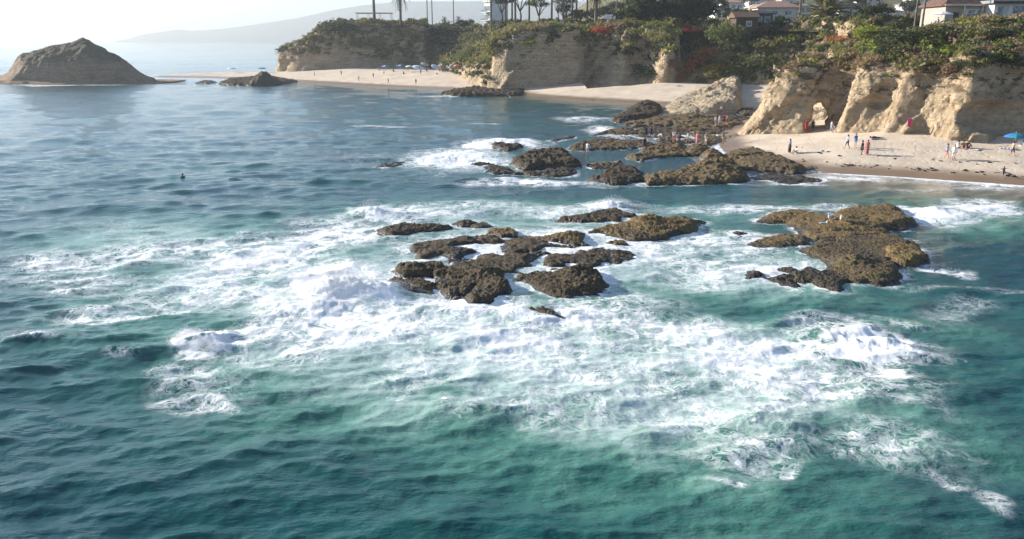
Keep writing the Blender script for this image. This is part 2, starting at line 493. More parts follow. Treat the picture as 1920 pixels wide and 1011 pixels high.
def build_sea():
    vs = np.concatenate([np.linspace(1150, 330, 440), np.linspace(328.5, 78.2, 190)])
    rr = np.array([CAM_H / math.tan(math.atan((505.5 - 76) / FPX) + math.atan((v - 505.5) / FPX)) for v in vs])
    rad = np.concatenate([[0.6, 4, 8, 11], rr[rr > 12.5], [11500, 15000]])
    th = np.concatenate([np.linspace(-180, -46, 26)[:-1], np.linspace(-46, -36, 40)[:-1], np.linspace(-36, 36, 760), np.linspace(36, 46, 40)[1:], np.linspace(46, 180, 26)[1:]])
    RR, TH = np.meshgrid(rad, np.radians(th), indexing='ij')
    X = RR * np.sin(TH); Y = RR * np.cos(TH)
    dr = np.gradient(RR, axis=0)
    Z = np.zeros_like(X); DX = np.zeros_like(X); DY = np.zeros_like(X)
    sd = sand_z(X, Y)[1]
    shore = sstep(1.5, -14, sd)                            # 0 on land, 1 offshore
    foam = blob_field(X + 3 * (fbm(X * .18, Y * .18, octaves=3) - .5) * 2, Y + 3 * (fbm(X * .18 + 40, Y * .18, octaves=3) - .5) * 2, FOAM, 'max', 1.4)
    aero = blob_field(X + 4 * (fbm(X * .12, Y * .12, octaves=3) - .5) * 2, Y + 4 * (fbm(X * .12 + 20, Y * .12, octaves=3) - .5) * 2, AERO)
    brk = blob_field(X, Y, BREAK, 'max')
    patch = 0.45 + 1.1 * fbm(X * 0.05, Y * 0.05, octaves=3)
    calm = 1 - 0.85 * np.clip(blob_field(X, Y, [(960, 470, 280, 60, 1), (1150, 300, 200, 40, 1), (1560, 460, 170, 60, 1), (1250, 430, 150, 30, .8)]), 0, 1)
    r2 = np.random.default_rng(3)
    NW = 92
    for i in range(NW + 26):
        lam = 0.55 * (30.0 ** (i / (NW - 1))) if i < NW else 20.0 * (16.0 ** ((i - NW) / 25))   # ripples to swell, long swell offshore
        a = R(104) + r2.normal(0, R(20) if lam < 2.5 else R(30))
        k = 2 * math.pi / lam
        kx, ky = k * math.cos(a), k * math.sin(a)
        slope = 0.042 if lam < 1.2 else (0.034 if lam < 4 else (0.013 if lam < 18 else 0.011))
        A = slope / k * (0.6 + 0.8 * r2.random())
        w = sstep(1.6, 3.2, lam / np.maximum(dr, 1e-3)) * shore
        w = w * calm
        if lam > 3: w = w * (1 - 0.6 * np.clip(aero, 0, 1))
        else: w = w * patch
        if lam > 18: w = w * sstep(150, 420, RR)
        m = w > 0.01
        ph = kx * X[m] + ky * Y[m] + r2.random() * 6.28
        s, c = np.sin(ph), np.cos(ph)
        aw = A * w[m]
        Z[m] += aw * s
        DX[m] += 0.7 * aw * c * math.cos(a); DY[m] += 0.7 * aw * c * math.sin(a)
    near = RR < 260
    xn, yn = X[near], Y[near]
    churn = np.zeros_like(X)
    cf = np.clip(foam[near] * 1.1, 0, 1)
    churn[near] = cf * ((fbm(xn * .9, yn * .9, octaves=4, gain=.5, ridged=True) - .55) * 0.13 + (fbm(xn * .3 + 9, yn * .3, octaves=3) - .5) * 0.5)
    lump = np.zeros_like(X)
    lump[near] = 0.2 + 1.6 * fbm(xn * .75 + 5, yn * .75, octaves=5, gain=.62) * (0.6 + .8 * fbm(xn * .3, yn * .3 + 8, octaves=2))
    Z += churn * shore + 0.74 * brk * lump * np.clip(shore + .2, 0, 1)
    foam = np.maximum(foam, sstep(0.15, 0.6, brk * lump) * 0.95)
    # wash along the sand and the foam line at its edge
    edge = sd + 1.6 * (fbm(X * .15, Y * .15, octaves=3) - .5)
    line = np.exp(-((edge - 0.0) / 0.9) ** 2) * (X > 20) * (Y < 130)
    wash = sstep(-9, -1, edge) * (X > 30) * (Y < 100) * 0.42
    foam = np.maximum(foam, np.maximum(0.95 * line, wash * 0.9))
    # collars of broken water round every rock
    collar = np.zeros_like(X)
    for W, hh in ROCKS:
        if W[:, 1].mean() > 165: continue
        m = (X > W[:, 0].min() - 3) & (X < W[:, 0].max() + 3) & (Y > W[:, 1].min() - 4) & (Y < W[:, 1].max() + 4)
        if not m.any(): continue
        dd = -poly_sd(X[m], Y[m], W)
        wd = 0.45 + 1.1 * fbm(X[m] * .5, Y[m] * .5, octaves=3)
        wd = wd * (.6 if W[:, 1].mean() > 75 else 1.0)
        collar[m] = np.maximum(collar[m], np.where(dd < 0, .55, np.exp(-(dd / wd) ** 2) * .85))
    collar *= 0.35 + 0.95 * fbm(X * .3 + 50, Y * .3, octaves=3)
    foam = np.maximum(foam, collar)
    Z = Z + 0.07 * collar * fbm(X * 1.3, Y * 1.3, octaves=3)
    sandy = sstep(-17, -1.5, sd + 3 * (fbm(X * .1, Y * .1, octaves=3) - .5)) * ((X > 22) | (Y > 160)) * 0.9
    Z = np.where(sd > 0, np.minimum(0.03, Z), Z) + 0.02
    V = np.stack([X + DX, Y + DY, Z], -1).reshape(-1, 3)
    nr, nt = X.shape
    I = np.arange(nr * nt).reshape(nr, nt)
    Q = np.stack([I[:-1, :-1], I[1:, :-1], I[1:, 1:], I[:-1, 1:]], -1).reshape(-1, 4)
    inland = (sd.reshape(-1) > 8)
    Q = Q[~inland[Q].all(1)][:, ::-1]
    me = mesh_np('sea', V, Q, attrs={'foam': foam.reshape(-1), 'aero': aero.reshape(-1), 'sandy': sandy.reshape(-1)})
    return me

def m_sea():
    b = NB('sea_water'); p = b.pos()
    flat = b.mapv(p, (1, 1, 0))
    foam, aero, sandy = b.attr('foam'), b.attr('aero'), b.attr('sandy')
    w1 = b.noise(flat, 0.35, 4, 0.6, col=True)
    q = b.vadd(flat, w1, 3.2)
    w2 = b.noise(q, 1.3, 3, 0.6, col=True)
    q2 = b.vadd(q, w2, 0.75)
    fb = b.noise(q, 0.8, 9, 0.66, 0.4)
    def strand(scale, width, vec, stretch):
        n = b.noise(b.mapv(vec, stretch, (0, 0, R(20))), scale, 3, 0.55)
        return b.rng(b.math('ABSOLUTE', b.math('SUBTRACT', n, 0.5)), 0.0, width, 1.0, 0.0)
    s1 = strand(0.38, 0.020, q2, (.75, 1.2, 1))
    s2 = b.math('MULTIPLY', strand(0.95, 0.032, q2, (.7, 1.25, 1)), 0.95)
    s3 = b.math('MULTIPLY', strand(2.4, 0.05, q2, (.7, 1.25, 1)), 0.75)
    web = b.math('MULTIPLY', b.rng(b.vor(q2, 1.1), 0.0, 0.14, 1.0, 0.0), 0.75)
    web = b.math('MAXIMUM', web, b.math('MULTIPLY', b.rng(b.vor(q2, 0.42), 0.0, 0.055, 1.0, 0.0), b.rng(foam, .2, .5)))
    fil = b.math('MAXIMUM', b.math('MAXIMUM', s1, s2), b.math('MAXIMUM', s3, web))
    fil = b.math('MULTIPLY', fil, b.rng(fb, 0.34, 0.58, 0.2, 1.0))
    fil = b.math('MULTIPLY', fil, b.rng(foam, 0.14, 0.50))
    # lacy net: bubbles gather on the cell edges and close over as the cover thickens
    patch = b.noise(q, 0.22, 4, 0.6)
    cov = b.math('ADD', b.math('MULTIPLY_ADD', foam, 1.0, -0.06), b.math('MULTIPLY', b.math('SUBTRACT', fb, 0.5), 1.25))
    cov = b.math('ADD', cov, b.math('MULTIPLY', b.math('SUBTRACT', patch, 0.5), 0.75))
    def net(scale, lo, hi, vec):
        d = b.vor(vec, scale)
        t = b.rng(cov, lo, hi, -0.02, 0.52, False)
        return b.rng(b.math('SUBTRACT', t, d), -0.02, 0.07)
    q3 = b.vadd(q2, b.noise(q2, 3.0, 2, 0.6, col=True), 0.22)
    n1 = net(0.62, 0.28, 1.38, q2)
    n2 = b.math('MULTIPLY', net(1.5, 0.38, 1.42, q3), 0.92)
    n3 = b.math('MULTIPLY', net(3.6, 0.46, 1.40, q3), 0.8)
    dense = b.math('MULTIPLY', b.math('MAXIMUM', b.math('MAXIMUM', n1, n2), n3), b.rng(cov, 0.3, 0.85, 0.62, 1.0))
    veil = b.math('MULTIPLY', b.rng(foam, 0.3, 0.9), b.rng(fb, 0.4, 0.7, 0.0, 0.16))
    f = b.math('MAXIMUM', b.math('MAXIMUM', dense, b.math('MULTIPLY', fil, 0.8)), veil)
    f = b.math('MULTIPLY', f, b.rng(foam, 0.06, 0.22))
    # water body: deep teal, milky where air bubbles are mixed in, sandy in the shallows
    dn = b.noise(flat, 0.07, 4, 0.6)
    deep = b.mix(b.rng(dn, 0.3, 0.7), (0.005, 0.052, 0.060), (0.010, 0.090, 0.080))
    am = b.math('MULTIPLY', aero, b.rng(b.noise(q, 0.45, 6, 0.6), 0.25, 0.75, 0.5, 1.2))
    body = b.mix(b.rng(am, 0.0, 0.5), deep, (0.078, 0.22, 0.160))
    body = b.mix(b.rng(am, 0.28, 0.95), body, (0.44, 0.565, 0.515))
    body = b.mix(sandy, body, (0.25, 0.235, 0.18))
    rip = b.noise(b.mapv(flat, (0.55, 1.0, 1), (0, 0, R(-18))), 2.3, 5, 0.6)
    rip2 = b.noise(b.mapv(flat, (0.5, 1.0, 1), (0, 0, R(-8))), 0.42, 5, 0.6)
    rip3 = b.noise(b.mapv(flat, (0.6, 1.0, 1)), 7.0, 3, 0.6)
    rip = b.math('ADD', rip, b.math('MULTIPLY', rip3, 0.22))
    h = b.math('ADD', b.math('MULTIPLY', rip, 0.11), b.math('MULTIPLY', rip2, 0.20))
    nrm = b.bump(h, b.rng(sandy, 0, 1, 1.0, 0.12, False), 0.8)
    water = b.bsdf(body, 0.07, 0.5, nrm, ior=1.333)
    fn = b.bump(b.math('ADD', fb, b.math('MULTIPLY', dense, 0.25)), 0.6, 0.22)
    foamc = b.mix(b.rng(fb, 0.3, 0.7), (0.86, 0.86, 0.85), (0.92, 0.92, 0.90))
    fs = b.bsdf(foamc, 0.75, 0.2, fn)
    mx = b.node('ShaderNodeMixShader')
    b.l.new(f, mx.inputs[0]); b.l.new(water, mx.inputs[1]); b.l.new(fs, mx.inputs[2])
    return b.done(mx.outputs[0])

# ================================================================== CLIFFS
NEAR_POLY = [(36.6, 121), (36.8, 117), (38.6, 114.8), (41, 114.2), (43.6, 114.6), (46.2, 115.6), (47.6, 114.0), (46.4, 111.2), (45.5, 108.4), (46.6, 106.4), (48.6, 105.6), (49.3, 103.9),
             (50.6, 102.4), (52.3, 102.0), (53.0, 100.4), (53.8, 98.6), (55.4, 97.2), (57.4, 96.6), (59.5, 97.8), (62, 98.8), (65, 98.4),
             (70, 97.5), (80, 97.5), (95, 96), (118, 92), (118, 175), (66, 175), (61, 160), (57.5, 146), (55, 134), (52, 126), (48.5, 122.5), (44, 120.6), (40, 121.2)]
def smax(a, b, k):
    h = np.clip(0.5 + 0.5 * (a - b) / k, 0, 1)
    return b + (a - b) * h + k * h * (1 - h)
def cliff_mesh(name, bounds, res, poly, top_fn, carve=None, amp=1.0, base=-1.0, rib=1.2, fscale=1.0):
    x = np.arange(bounds[0], bounds[1], res); y = np.arange(bounds[2], bounds[3], res); z = np.arange(base, bounds[4], res)
    X2, Y2 = np.meshgrid(x, y, indexing='ij')
    s = poly_sd(X2, Y2, poly)
    top = top_fn(X2, Y2, s)
    F = np.empty((len(x), len(y), len(z)), np.float32)
    for k, zz in enumerate(z):
        lean = 0.22 * zz - 1.5 * math.exp(-max(zz, 0) / 1.6)
        F[:, :, k] = smax(zz - top, (lean - s) * 0.95, 1.3)
    band = np.abs(F) < 3.2
    i, j, k = np.nonzero(band)
    px, py, pz = x[i], y[j], z[k]
    f = fscale
    n = amp * (1.7 * (fbm(px * .16 * f - .10 * pz * f, py * .16 * f, pz * .10 * f, 4) - .5)
               - rib * (fbm(px * .22 * f - .17 * pz * f, py * .22 * f - .05 * pz * f, pz * .05 * f + 5, 4, ridged=True) - .55) * 1.8
               - 1.05 * (fbm(px * .55 * f, py * .55 * f, pz * 1.0 * f, 4, gain=.65, ridged=True) - .5)
               - 0.65 * (vnoise(px * .05, py * .05, pz * .85 * f + 2.0 * vnoise(px * .1, py * .1)) - .5))
    F[band] += n.astype(np.float32)
    if carve is not None:
        F = np.maximum(F, carve(x[:, None, None], y[None, :, None], z[None, None, :]).astype(np.float32))
    V, Q = surface_net(F, (x[0], y[0], z[0]), res)
    return V, Q
def near_top(X, Y, s):
    t = 9.8 + 0.25 * np.maximum(s, 0) + 1.6 * (fbm(X * .09, Y * .09, octaves=3) - .5)
    t = t + 1.2 * sstep(44, 56, X)
    cap = 15.9 + 0.012 * np.maximum(Y - 120, 0) + 0.5 * (fbm(X * .1 + 7, Y * .1, octaves=3) - .5)
    return np.minimum(t, cap)
def near_carve(X, Y, Z):
    yy = (Y - 114) * 0.37
    wob = 0.22 * np.sin(Z * 2.1 + 0.6) + 0.12 * np.sin(Z * 4.7)
    arch = 1.32 * (1 - np.sqrt(((X - 43.75 - yy - wob) / 1.32) ** 2 + ((Z - 1.6) / 3.9) ** 2)) + 0 * Y
    arch = np.where((Y > 106) & (Y < 132), arch, -1)
    def ell(c, r):
        return min(r) * (1 - np.sqrt(((X - c[0]) / r[0]) ** 2 + ((Y - c[1]) / r[1]) ** 2 + ((Z - c[2]) / r[2]) ** 2))
    o = np.maximum(arch, ell((61, 96.5, 5.2), (7.5, 3.4, 2.4)))
    o = np.maximum(o, ell((66, 97, 3.0), (7, 2.6, 2.2)))
    o = np.maximum(o, ell((38.5, 114.2, 7.2), (1.6, 1.4, .8)))
    o = np.maximum(o, ell((48.5, 106.2, 6.0), (1.4, 1.6, 1.0)))
    o = np.maximum(o, ell((52.2, 101.0, 4.0), (1.2, 1.8, 1.6)))
    o = np.maximum(o, ell((47.6, 105.5, 8.2), (1.0, 1.2, .8)))
    return o
NEARV, NEARQ = cliff_mesh('near', (33.5, 104, 92, 172, 18.5), 0.33, NEAR_POLY, near_top, near_carve, amp=1.05, rib=1.35, fscale=1.25)
SANDSTONE = mat_sandstone('sandstone', (0.56, 0.445, 0.30), (0.43, 0.325, 0.205), (0.26, 0.19, 0.12), (0.20, 0.15, 0.09))
NEAR_CLIFF = structure(link('cliff', mesh_np('near_cliff', NEARV, NEARQ), SANDSTONE), 'buff sandstone sea cliff with an arch above the near beach')

MID_POLY = [(-98.5, 344), (-97, 338), (-92, 333.5), (-84, 331.5), (-74, 331), (-60, 334), (-44, 337), (-34, 332), (-30, 320), (-25, 300), (-20, 278), (-13, 256), (-8, 240), (-5.6, 232.5), (-2, 229.5),
            (4, 230.5), (10, 229.5), (19, 231.5), (23, 236), (26, 234), (27, 226), (30, 221), (35, 223), (38, 218), (40.5, 213), (43, 216), (44.5, 221), (48, 215), (52, 211), (60, 207), (66, 200), (70, 190), (76, 180), (120, 180), (120, 390), (-70, 390), (-92, 352)]
def mid_top(X, Y, s):
    base = np.interp(X, [-100, -90, -80, -72, -40, -20, -8, 0, 10, 30, 50, 80], [8.0, 11, 16, 18.6, 18.8, 16.5, 12.4, 13.5, 16.0, 15.3, 15.0, 15.6])
    lift = np.where(X > -10, 0.26, 0.12) * np.maximum(s, 0)
    cap = np.interp(X, [-100, -72, -30, 0, 30, 80], [18.0, 19.4, 18.6, 17.4, 16.8, 17.2]) + 0.01 * np.maximum(Y - 240, 0)
    slope = np.where((X > -36) & (X < -6), 4.0 + 0.62 * np.maximum(s, 0), 99)          # scrubby slope west of the promontory
    bay = np.where((X > 46) & (X < 78), 4.5 + 0.75 * np.maximum(s, 0), 99)              # scrubby slope at the back of the cove
    t = np.minimum(np.minimum(base + lift, cap), np.minimum(slope, bay))
    return t + 1.8 * (fbm(X * .07, Y * .07, octaves=3) - .5)
MIDV, MIDQ = cliff_mesh('mid', (-102, 100, 176, 360, 23), 0.82, MID_POLY, mid_top, None, amp=1.5, rib=1.9, fscale=0.62)
MID_CLIFF = structure(link('cliff', mesh_np('mid_cliff', MIDV, MIDQ), SANDSTONE), 'tall scrub-topped cliffs and headlands around the cove and the far beach')

# plateau behind the cliff edges and the slope that rises inland
def plateau_z(x, y):
    z = 15.2 + 0.016 * np.maximum(y - 150, 0) + 0.075 * np.maximum(y - 268, 0) * sstep(20, 90, x) + 1.4 * (fbm(x * .03, y * .03, octaves=3) - .5)
    return z
PLAT = [(60, 128), (104, 112), (420, 90), (620, 700), (0, 700), (-10, 420), (-60, 400), (-84, 362), (-60, 347), (-12, 344), (0, 300), (6, 245), (30, 240), (60, 225), (82, 200), (74, 176)]
b = NB('dry_grass'); _p = b.pos()
_n = b.noise(_p, 0.12, 6, 0.65)
_c = b.mix(b.rng(_n, 0.35, 0.65), (0.085, 0.095, 0.035), (0.20, 0.16, 0.09))
DRYGRASS = b.done(b.bsdf(_c, 0.95, 0.1, b.bump(b.noise(_p, 1.5, 5, 0.7), 0.8, 0.4)))
structure(link('plateau', grid_mesh('plateau', np.arange(-90, 560, 4), np.arange(96, 700, 4), plateau_z, lambda X, Y, Z: poly_sd(X, Y, PLAT) > 0), DRYGRASS), 'grassy ground on top of the bluffs')

# far mountain along the coast
def hill_mesh():
    prof = [(215, 77), (240, 74), (262, 66), (300, 60), (335, 55), (360, 58), (420, 54), (480, 46), (560, 34), (620, 20), (680, 10), (740, 4), (800, -2), (900, -12), (1100, -14), (1400, -10), (2000, -10), (2600, 20)]
    us = np.linspace(215, 2600, 260)
    vv = np.interp(us, [p[0] for p in prof], [p[1] for p in prof])
    D = np.linspace(0, 1, 26)
    V = []
    for u, v in zip(us, vv):
        x0, _, zr = at_y(u, max(v, 3), 6500.0)
        zr = max(zr, 0.0)
        for t in D:
            y = 5900 + 600 * t
            x = x0 * y / 6500.0
            n = float(fbm(np.array([x * .004]), np.array([y * .004]), octaves=4)[0]) - .5
            V.append((x, y, -3 + (zr + 3) * (t ** 0.8) * (1 + 0.35 * n * (1 - t))))
    V = np.array(V)
    I = np.arange(len(V)).reshape(len(us), len(D))
    Q = np.stack([I[:-1, :-1], I[1:, :-1], I[1:, 1:], I[:-1, 1:]], -1).reshape(-1, 4)
    return mesh_np('hills', V, Q)
b = NB('hill_scrub')
_c = b.mix(b.rng(b.noise(b.pos(), 0.012, 6, 0.7), 0.35, 0.65), (0.06, 0.07, 0.04), (0.17, 0.14, 0.09))
structure(link('hills', hill_mesh(), b.done(b.bsdf(_c, 0.95, 0.1))), 'hazy mountain ridge running down to the sea')

# ================================================================== ROCKS IN THE SEA
def rock(label, poly, h, mat, res=0.12, edge=0.7, rough=1.0, bumps=(), org=None, sc=1.0, name='rock', lean=0.55, pits=0.0, tilt=(0, 0), zmin=0.0, depth=0.7, seed=None, grow=None):
    grow = min(.26, .18 + h * .1) if grow is None else grow
    if res < .115 and zmin == 0.0: zmin = .10
    """a rock whose footprint is given by its outline in the photo; edge = how quickly it rises from the water"""
    if org is not None:
        poly = [(org[0] + x / sc, org[1] + y / sc) for x, y in poly]
        bumps = [(org[0] + u / sc, org[1] + v / sc, bh, br) for u, v, bh, br in bumps]
    vmax = max(p[1] for p in poly); vmin = min(p[1] for p in poly)
    h = h * ((.30 if h < 1.0 else .42) if h < 2.3 else .85); bumps = [(u, v, bh * (.5 if bh < 3 else .8), br) for u, v, bh, br in bumps]
    W = np.array([gp(u, v, zmin + lean * h * (vmax - v) / (vmax - vmin + 1e-6)) for u, v in poly])
    ROCKS.append((W, h))
    sd0 = float(W[:, 0].mean() * 1.37 + W[:, 1].mean() * .71) if seed is None else seed
    x0, x1, y0, y1 = W[:, 0].min() - 1.2, W[:, 0].max() + 1.2, W[:, 1].min() - 1.2, W[:, 1].max() + 1.2
    xs, ys = np.arange(x0, x1, res), np.arange(y0, y1, res)
    X, Y = np.meshgrid(xs, ys, indexing='ij')
    wx = X + 0.55 * rough * (fbm(X * .9 + sd0, Y * .9, octaves=4) - .5) * 2
    wy = Y + 0.55 * rough * (fbm(X * .9, Y * .9 + sd0, octaves=4) - .5) * 2
    d = poly_sd(wx, wy, W)
    d = d + grow
    size = max(float(d.max()), 0.2)
    e = min(edge, size * 0.6)
    rise = np.clip(d / e, -3, 1)
    dome = np.where(d > 0, 0.80 * np.sin(np.clip(rise, 0, 1) * math.pi / 2) ** 0.75 + 0.20 * np.sqrt(np.clip(d / size, 0, 1)), rise * 0.5)
    H = np.full(X.shape, float(h))
    if tilt != (0, 0):
        H = H + tilt[0] * (X - W[:, 0].mean()) + tilt[1] * (Y - W[:, 1].mean())
    for (u, v, bh, br) in bumps:
        cx, cy = gp(u, v, zmin + lean * bh * 0.9)
        H = H + (bh - h) * np.exp(-(((X - cx) ** 2 + (Y - cy) ** 2) / (br * br)))
    H = np.maximum(H, 0.1)
    H = H * (0.60 + 0.75 * fbm(X * .38 / max(1, size / 6) + sd0, Y * .5 / max(1, size / 6), octaves=3))
    n1 = fbm(X * .55 + sd0, Y * .75, octaves=5, gain=.55, ridged=True) - .58
    n2 = fbm(X * 2.2 + sd0, Y * 2.2, octaves=4, gain=.6, ridged=True) - .55
    n3 = fbm(X * 6.5 + sd0, Y * 6.5, octaves=2, ridged=True) - .5
    T = H * dome + rough * ((.45 if res < .13 else .8) * np.minimum(H, 1.3) * n1 + (.20 if res < .115 else .34) * np.clip(res * 8, .8, 1.7) * n2) * np.clip(d / 0.4 + .4, 0, 1)
    st = np.clip(res * 2.0, .17, .45); kk = np.floor(T / st); fr = T / st - kk
    T = .35 * T + .65 * st * (kk + sstep(.45, 1.0, fr))
    crack = fbm(wx * .75 + sd0 + 11, wy * .95, octaves=2, ridged=True)
    T = T - .30 * sstep(.88, .985, crack) * np.clip(H, .3, 1)
    Z = T + rough * (0.16 * n3 + 0.10 * (fbm(X * 11 + sd0, Y * 11, octaves=2) - .5)) * np.clip(d / .3, 0, 1) + 0.0 * ((0.60 * np.minimum(H, 1.6) * n1) + 0.42 * np.clip(res * 8, .8, 1.6) * n2 + 0.15 * n3) * np.clip(d / 0.4 + .4, 0, 1)
    if pits > 0:
        Z = Z - pits * sstep(.5, .68, fbm(X * .42 + sd0 + 3, Y * .42, octaves=3))
    Z = Z + zmin
    Z = np.where(d < 0, np.minimum(Z, zmin + d * 0.9 + 0.05), Z)
    jit = 0.35 * res
    Xj = X + jit * (rng.random(X.shape) - .5); Yj = Y + jit * (rng.random(X.shape) - .5)
    V = np.stack([Xj, Yj, Z], -1).reshape(-1, 3)
    nx, ny = X.shape
    I = np.arange(nx * ny).reshape(nx, ny)
    Q = np.stack([I[:-1, :-1], I[1:, :-1], I[1:, 1:], I[:-1, 1:]], -1).reshape(-1, 4)
    k = (Z.reshape(-1) > zmin - depth)
    Q = Q[k[Q].any(1)]
    used = np.unique(Q); remap = np.full(len(V), -1); remap[used] = np.arange(len(used))
    o = link(name, mesh_np(name, V[used], remap[Q]), mat)
    return tag(o, label, 'rock')

MUSSEL = mat_searock('mussel_rock', (0.150, 0.108, 0.058), (0.030, 0.025, 0.021), 0.28, 0.0, 0.10)
OCHRE = mat_searock('ochre_rock', (0.33, 0.215, 0.085), (0.045, 0.034, 0.022), 0.40, 0.5, 0.10)
REEF = mat_searock('reef_rock', (0.30, 0.205, 0.100), (0.050, 0.038, 0.025), 0.40, 0.35, 0.14)
MIDROCK = mat_searock('mid_rock', (0.215, 0.150, 0.075), (0.042, 0.032, 0.022), 0.40, 0.4, 0.11)
DARKROCK = mat_searock('dark_rock', (0.140, 0.100, 0.058), (0.035, 0.028, 0.020), 0.6, 0.2, 0.12)
PALE = mat_sandstone('pale_sandstone', (0.52, 0.43, 0.30), (0.44, 0.35, 0.23), (0.30, 0.23, 0.15), (0.40, 0.32, 0.21), 0.8)
TAN = mat_sandstone('tan_sandstone', (0.50, 0.41, 0.285), (0.42, 0.335, 0.22), (0.28, 0.215, 0.14), (0.46, 0.37, 0.25), 0.8)

A7 = dict(org=(700, 370), sc=3.692)
rock('low mussel-covered rock at the far left corner of the middle reef', [(75, 215), (200, 180), (300, 195), (400, 180), (500, 200), (420, 215), (330, 225), (250, 245), (140, 255), (90, 235)], .55, MUSSEL, res=.10, edge=.5, **A7)
rock('small dark rock awash behind the middle reef', [(575, 180), (620, 152), (690, 170), (640, 186), (600, 188)], .5, MUSSEL, res=.09, edge=.4, **A7)
rock('tiny dark rock just right of the small one awash', [(700, 186), (740, 175), (768, 190), (735, 196)], .3, MUSSEL, res=.09, edge=.3, **A7)
rock('brown knob of rock standing up at the back of the slab', [(815, 250), (860, 222), (900, 230), (955, 212), (985, 232), (980, 268), (900, 268)], .75, OCHRE, res=.09, edge=.35, rough=.8, **A7)
rock('wide flat slab of pitted rock covered with mussels in the middle reef', [(235, 335), (350, 318), (500, 298), (600, 288), (700, 268), (845, 272), (850, 296), (760, 302), (640, 305), (520, 322), (490, 345), (600, 352), (740, 378), (800, 398), (900, 415), (960, 400), (1030, 402), (1080, 396), (1030, 440), (1045, 490), (985, 522), (860, 512), (760, 482), (640, 472), (540, 458), (400, 442), (300, 390)],
     .66, MUSSEL, res=.10, edge=.4, rough=.55, pits=.36, grow=.45, **A7)
rock('broken shelf awash between the slab and the humped rock', [(900, 300), (1100, 285), (1300, 328), (1500, 350), (1620, 400), (1600, 470), (1450, 480), (1350, 470), (1200, 520), (1050, 560), (1000, 500), (1050, 400), (940, 370)], .62, MUSSEL, res=.11, edge=.4, rough=.6, pits=.5, **A7)
rock('thin tongue of rock running across the slab', [(925, 300), (985, 292), (1035, 350), (985, 375), (930, 352)], .26, MUSSEL, res=.09, edge=.35, **A7)
rock('brown ridge with a blunt block at its right end', [(1050, 272), (1200, 272), (1260, 255), (1350, 236), (1425, 245), (1430, 300), (1475, 334), (1380, 328), (1250, 316), (1150, 296)], .45, OCHRE, res=.10, edge=.45, bumps=[(1370, 275, 1.15, 1.3)], **A7)
rock('knobbly mussel-crusted rocks at the front left of the reef', [(175, 490), (240, 452), (300, 468), (380, 462), (430, 448), (490, 462), (530, 490), (600, 510), (690, 500), (760, 482), (805, 505), (868, 528), (885, 552), (918, 565), (920, 628), (860, 664), (760, 704), (680, 718), (635, 690), (690, 640), (760, 622), (740, 600), (650, 606), (620, 650), (560, 672), (480, 642), (415, 620), (430, 595), (485, 575), (440, 540), (380, 530), (300, 528), (210, 524)],
     .75, MUSSEL, res=.085, edge=.35, rough=1.1, pits=.16, bumps=[(250, 485, 1.1, .9), (440, 480, 1.0, .8), (790, 510, 1.15, .8), (880, 590, 1.2, .9)], **A7)
rock('low dark rock at the foot of the splashing wave', [(108, 592), (160, 552), (220, 565), (330, 556), (415, 600), (345, 634), (220, 644), (140, 622)], .65, MUSSEL, res=.085, edge=.4, **A7)
rock('humped rough rock at the front right of the middle reef', [(1040, 562), (1100, 530), (1190, 520), (1280, 530), (1345, 480), (1430, 466), (1465, 518), (1560, 522), (1594, 600), (1545, 648), (1420, 655), (1300, 668), (1220, 642), (1130, 604)], .6, MUSSEL, res=.085, edge=.5, rough=1.1, bumps=[(1400, 520, 1.25, 1.2), (1500, 590, .95, 1.0)], **A7)
rock('long dark rock behind the reef where a wave breaks', [(1305, 152), (1400, 138), (1500, 108), (1620, 92), (1690, 76), (1735, 104), (1805, 136), (1705, 142), (1700, 172), (1600, 178), (1450, 178), (1340, 167)], .85, MUSSEL, res=.12, edge=.6, **A7)
rock('ochre rock with two humps between the reef and the gull rock', [(1110, 434), (1160, 422), (1190, 412), (1215, 402), (1238, 410), (1275, 405), (1312, 414), (1288, 433), (1240, 444), (1190, 452), (1150, 442)], .65, OCHRE, res=.10, edge=.6, bumps=[(1216, 418, 1.4, 1.4), (1268, 418, 1.1, 1.4)])
rock('low wet rock at the right edge of the middle reef', [(1490, 350), (1600, 358), (1700, 368), (1795, 394), (1815, 416), (1740, 434), (1650, 444), (1600, 412)], .35, MUSSEL, res=.10, edge=.5, **A7)
rock('lone sliver of rock poking out of the white foam in front', [(1030, 770), (1080, 782), (1130, 762), (1200, 772), (1305, 822), (1200, 816), (1120, 802)], .42, MUSSEL, res=.08, edge=.35, zmin=.1, **A7)
rock('small stone awash in the middle of the reef', [(1236, 432), (1270, 422), (1304, 440), (1260, 454)], .3, MUSSEL, res=.08, edge=.3, **A7)
rock('small brown rock awash right of the blunt ridge', [(1628, 312), (1690, 298), (1748, 330), (1680, 334)], .34, OCHRE, res=.09, edge=.3, **A7)

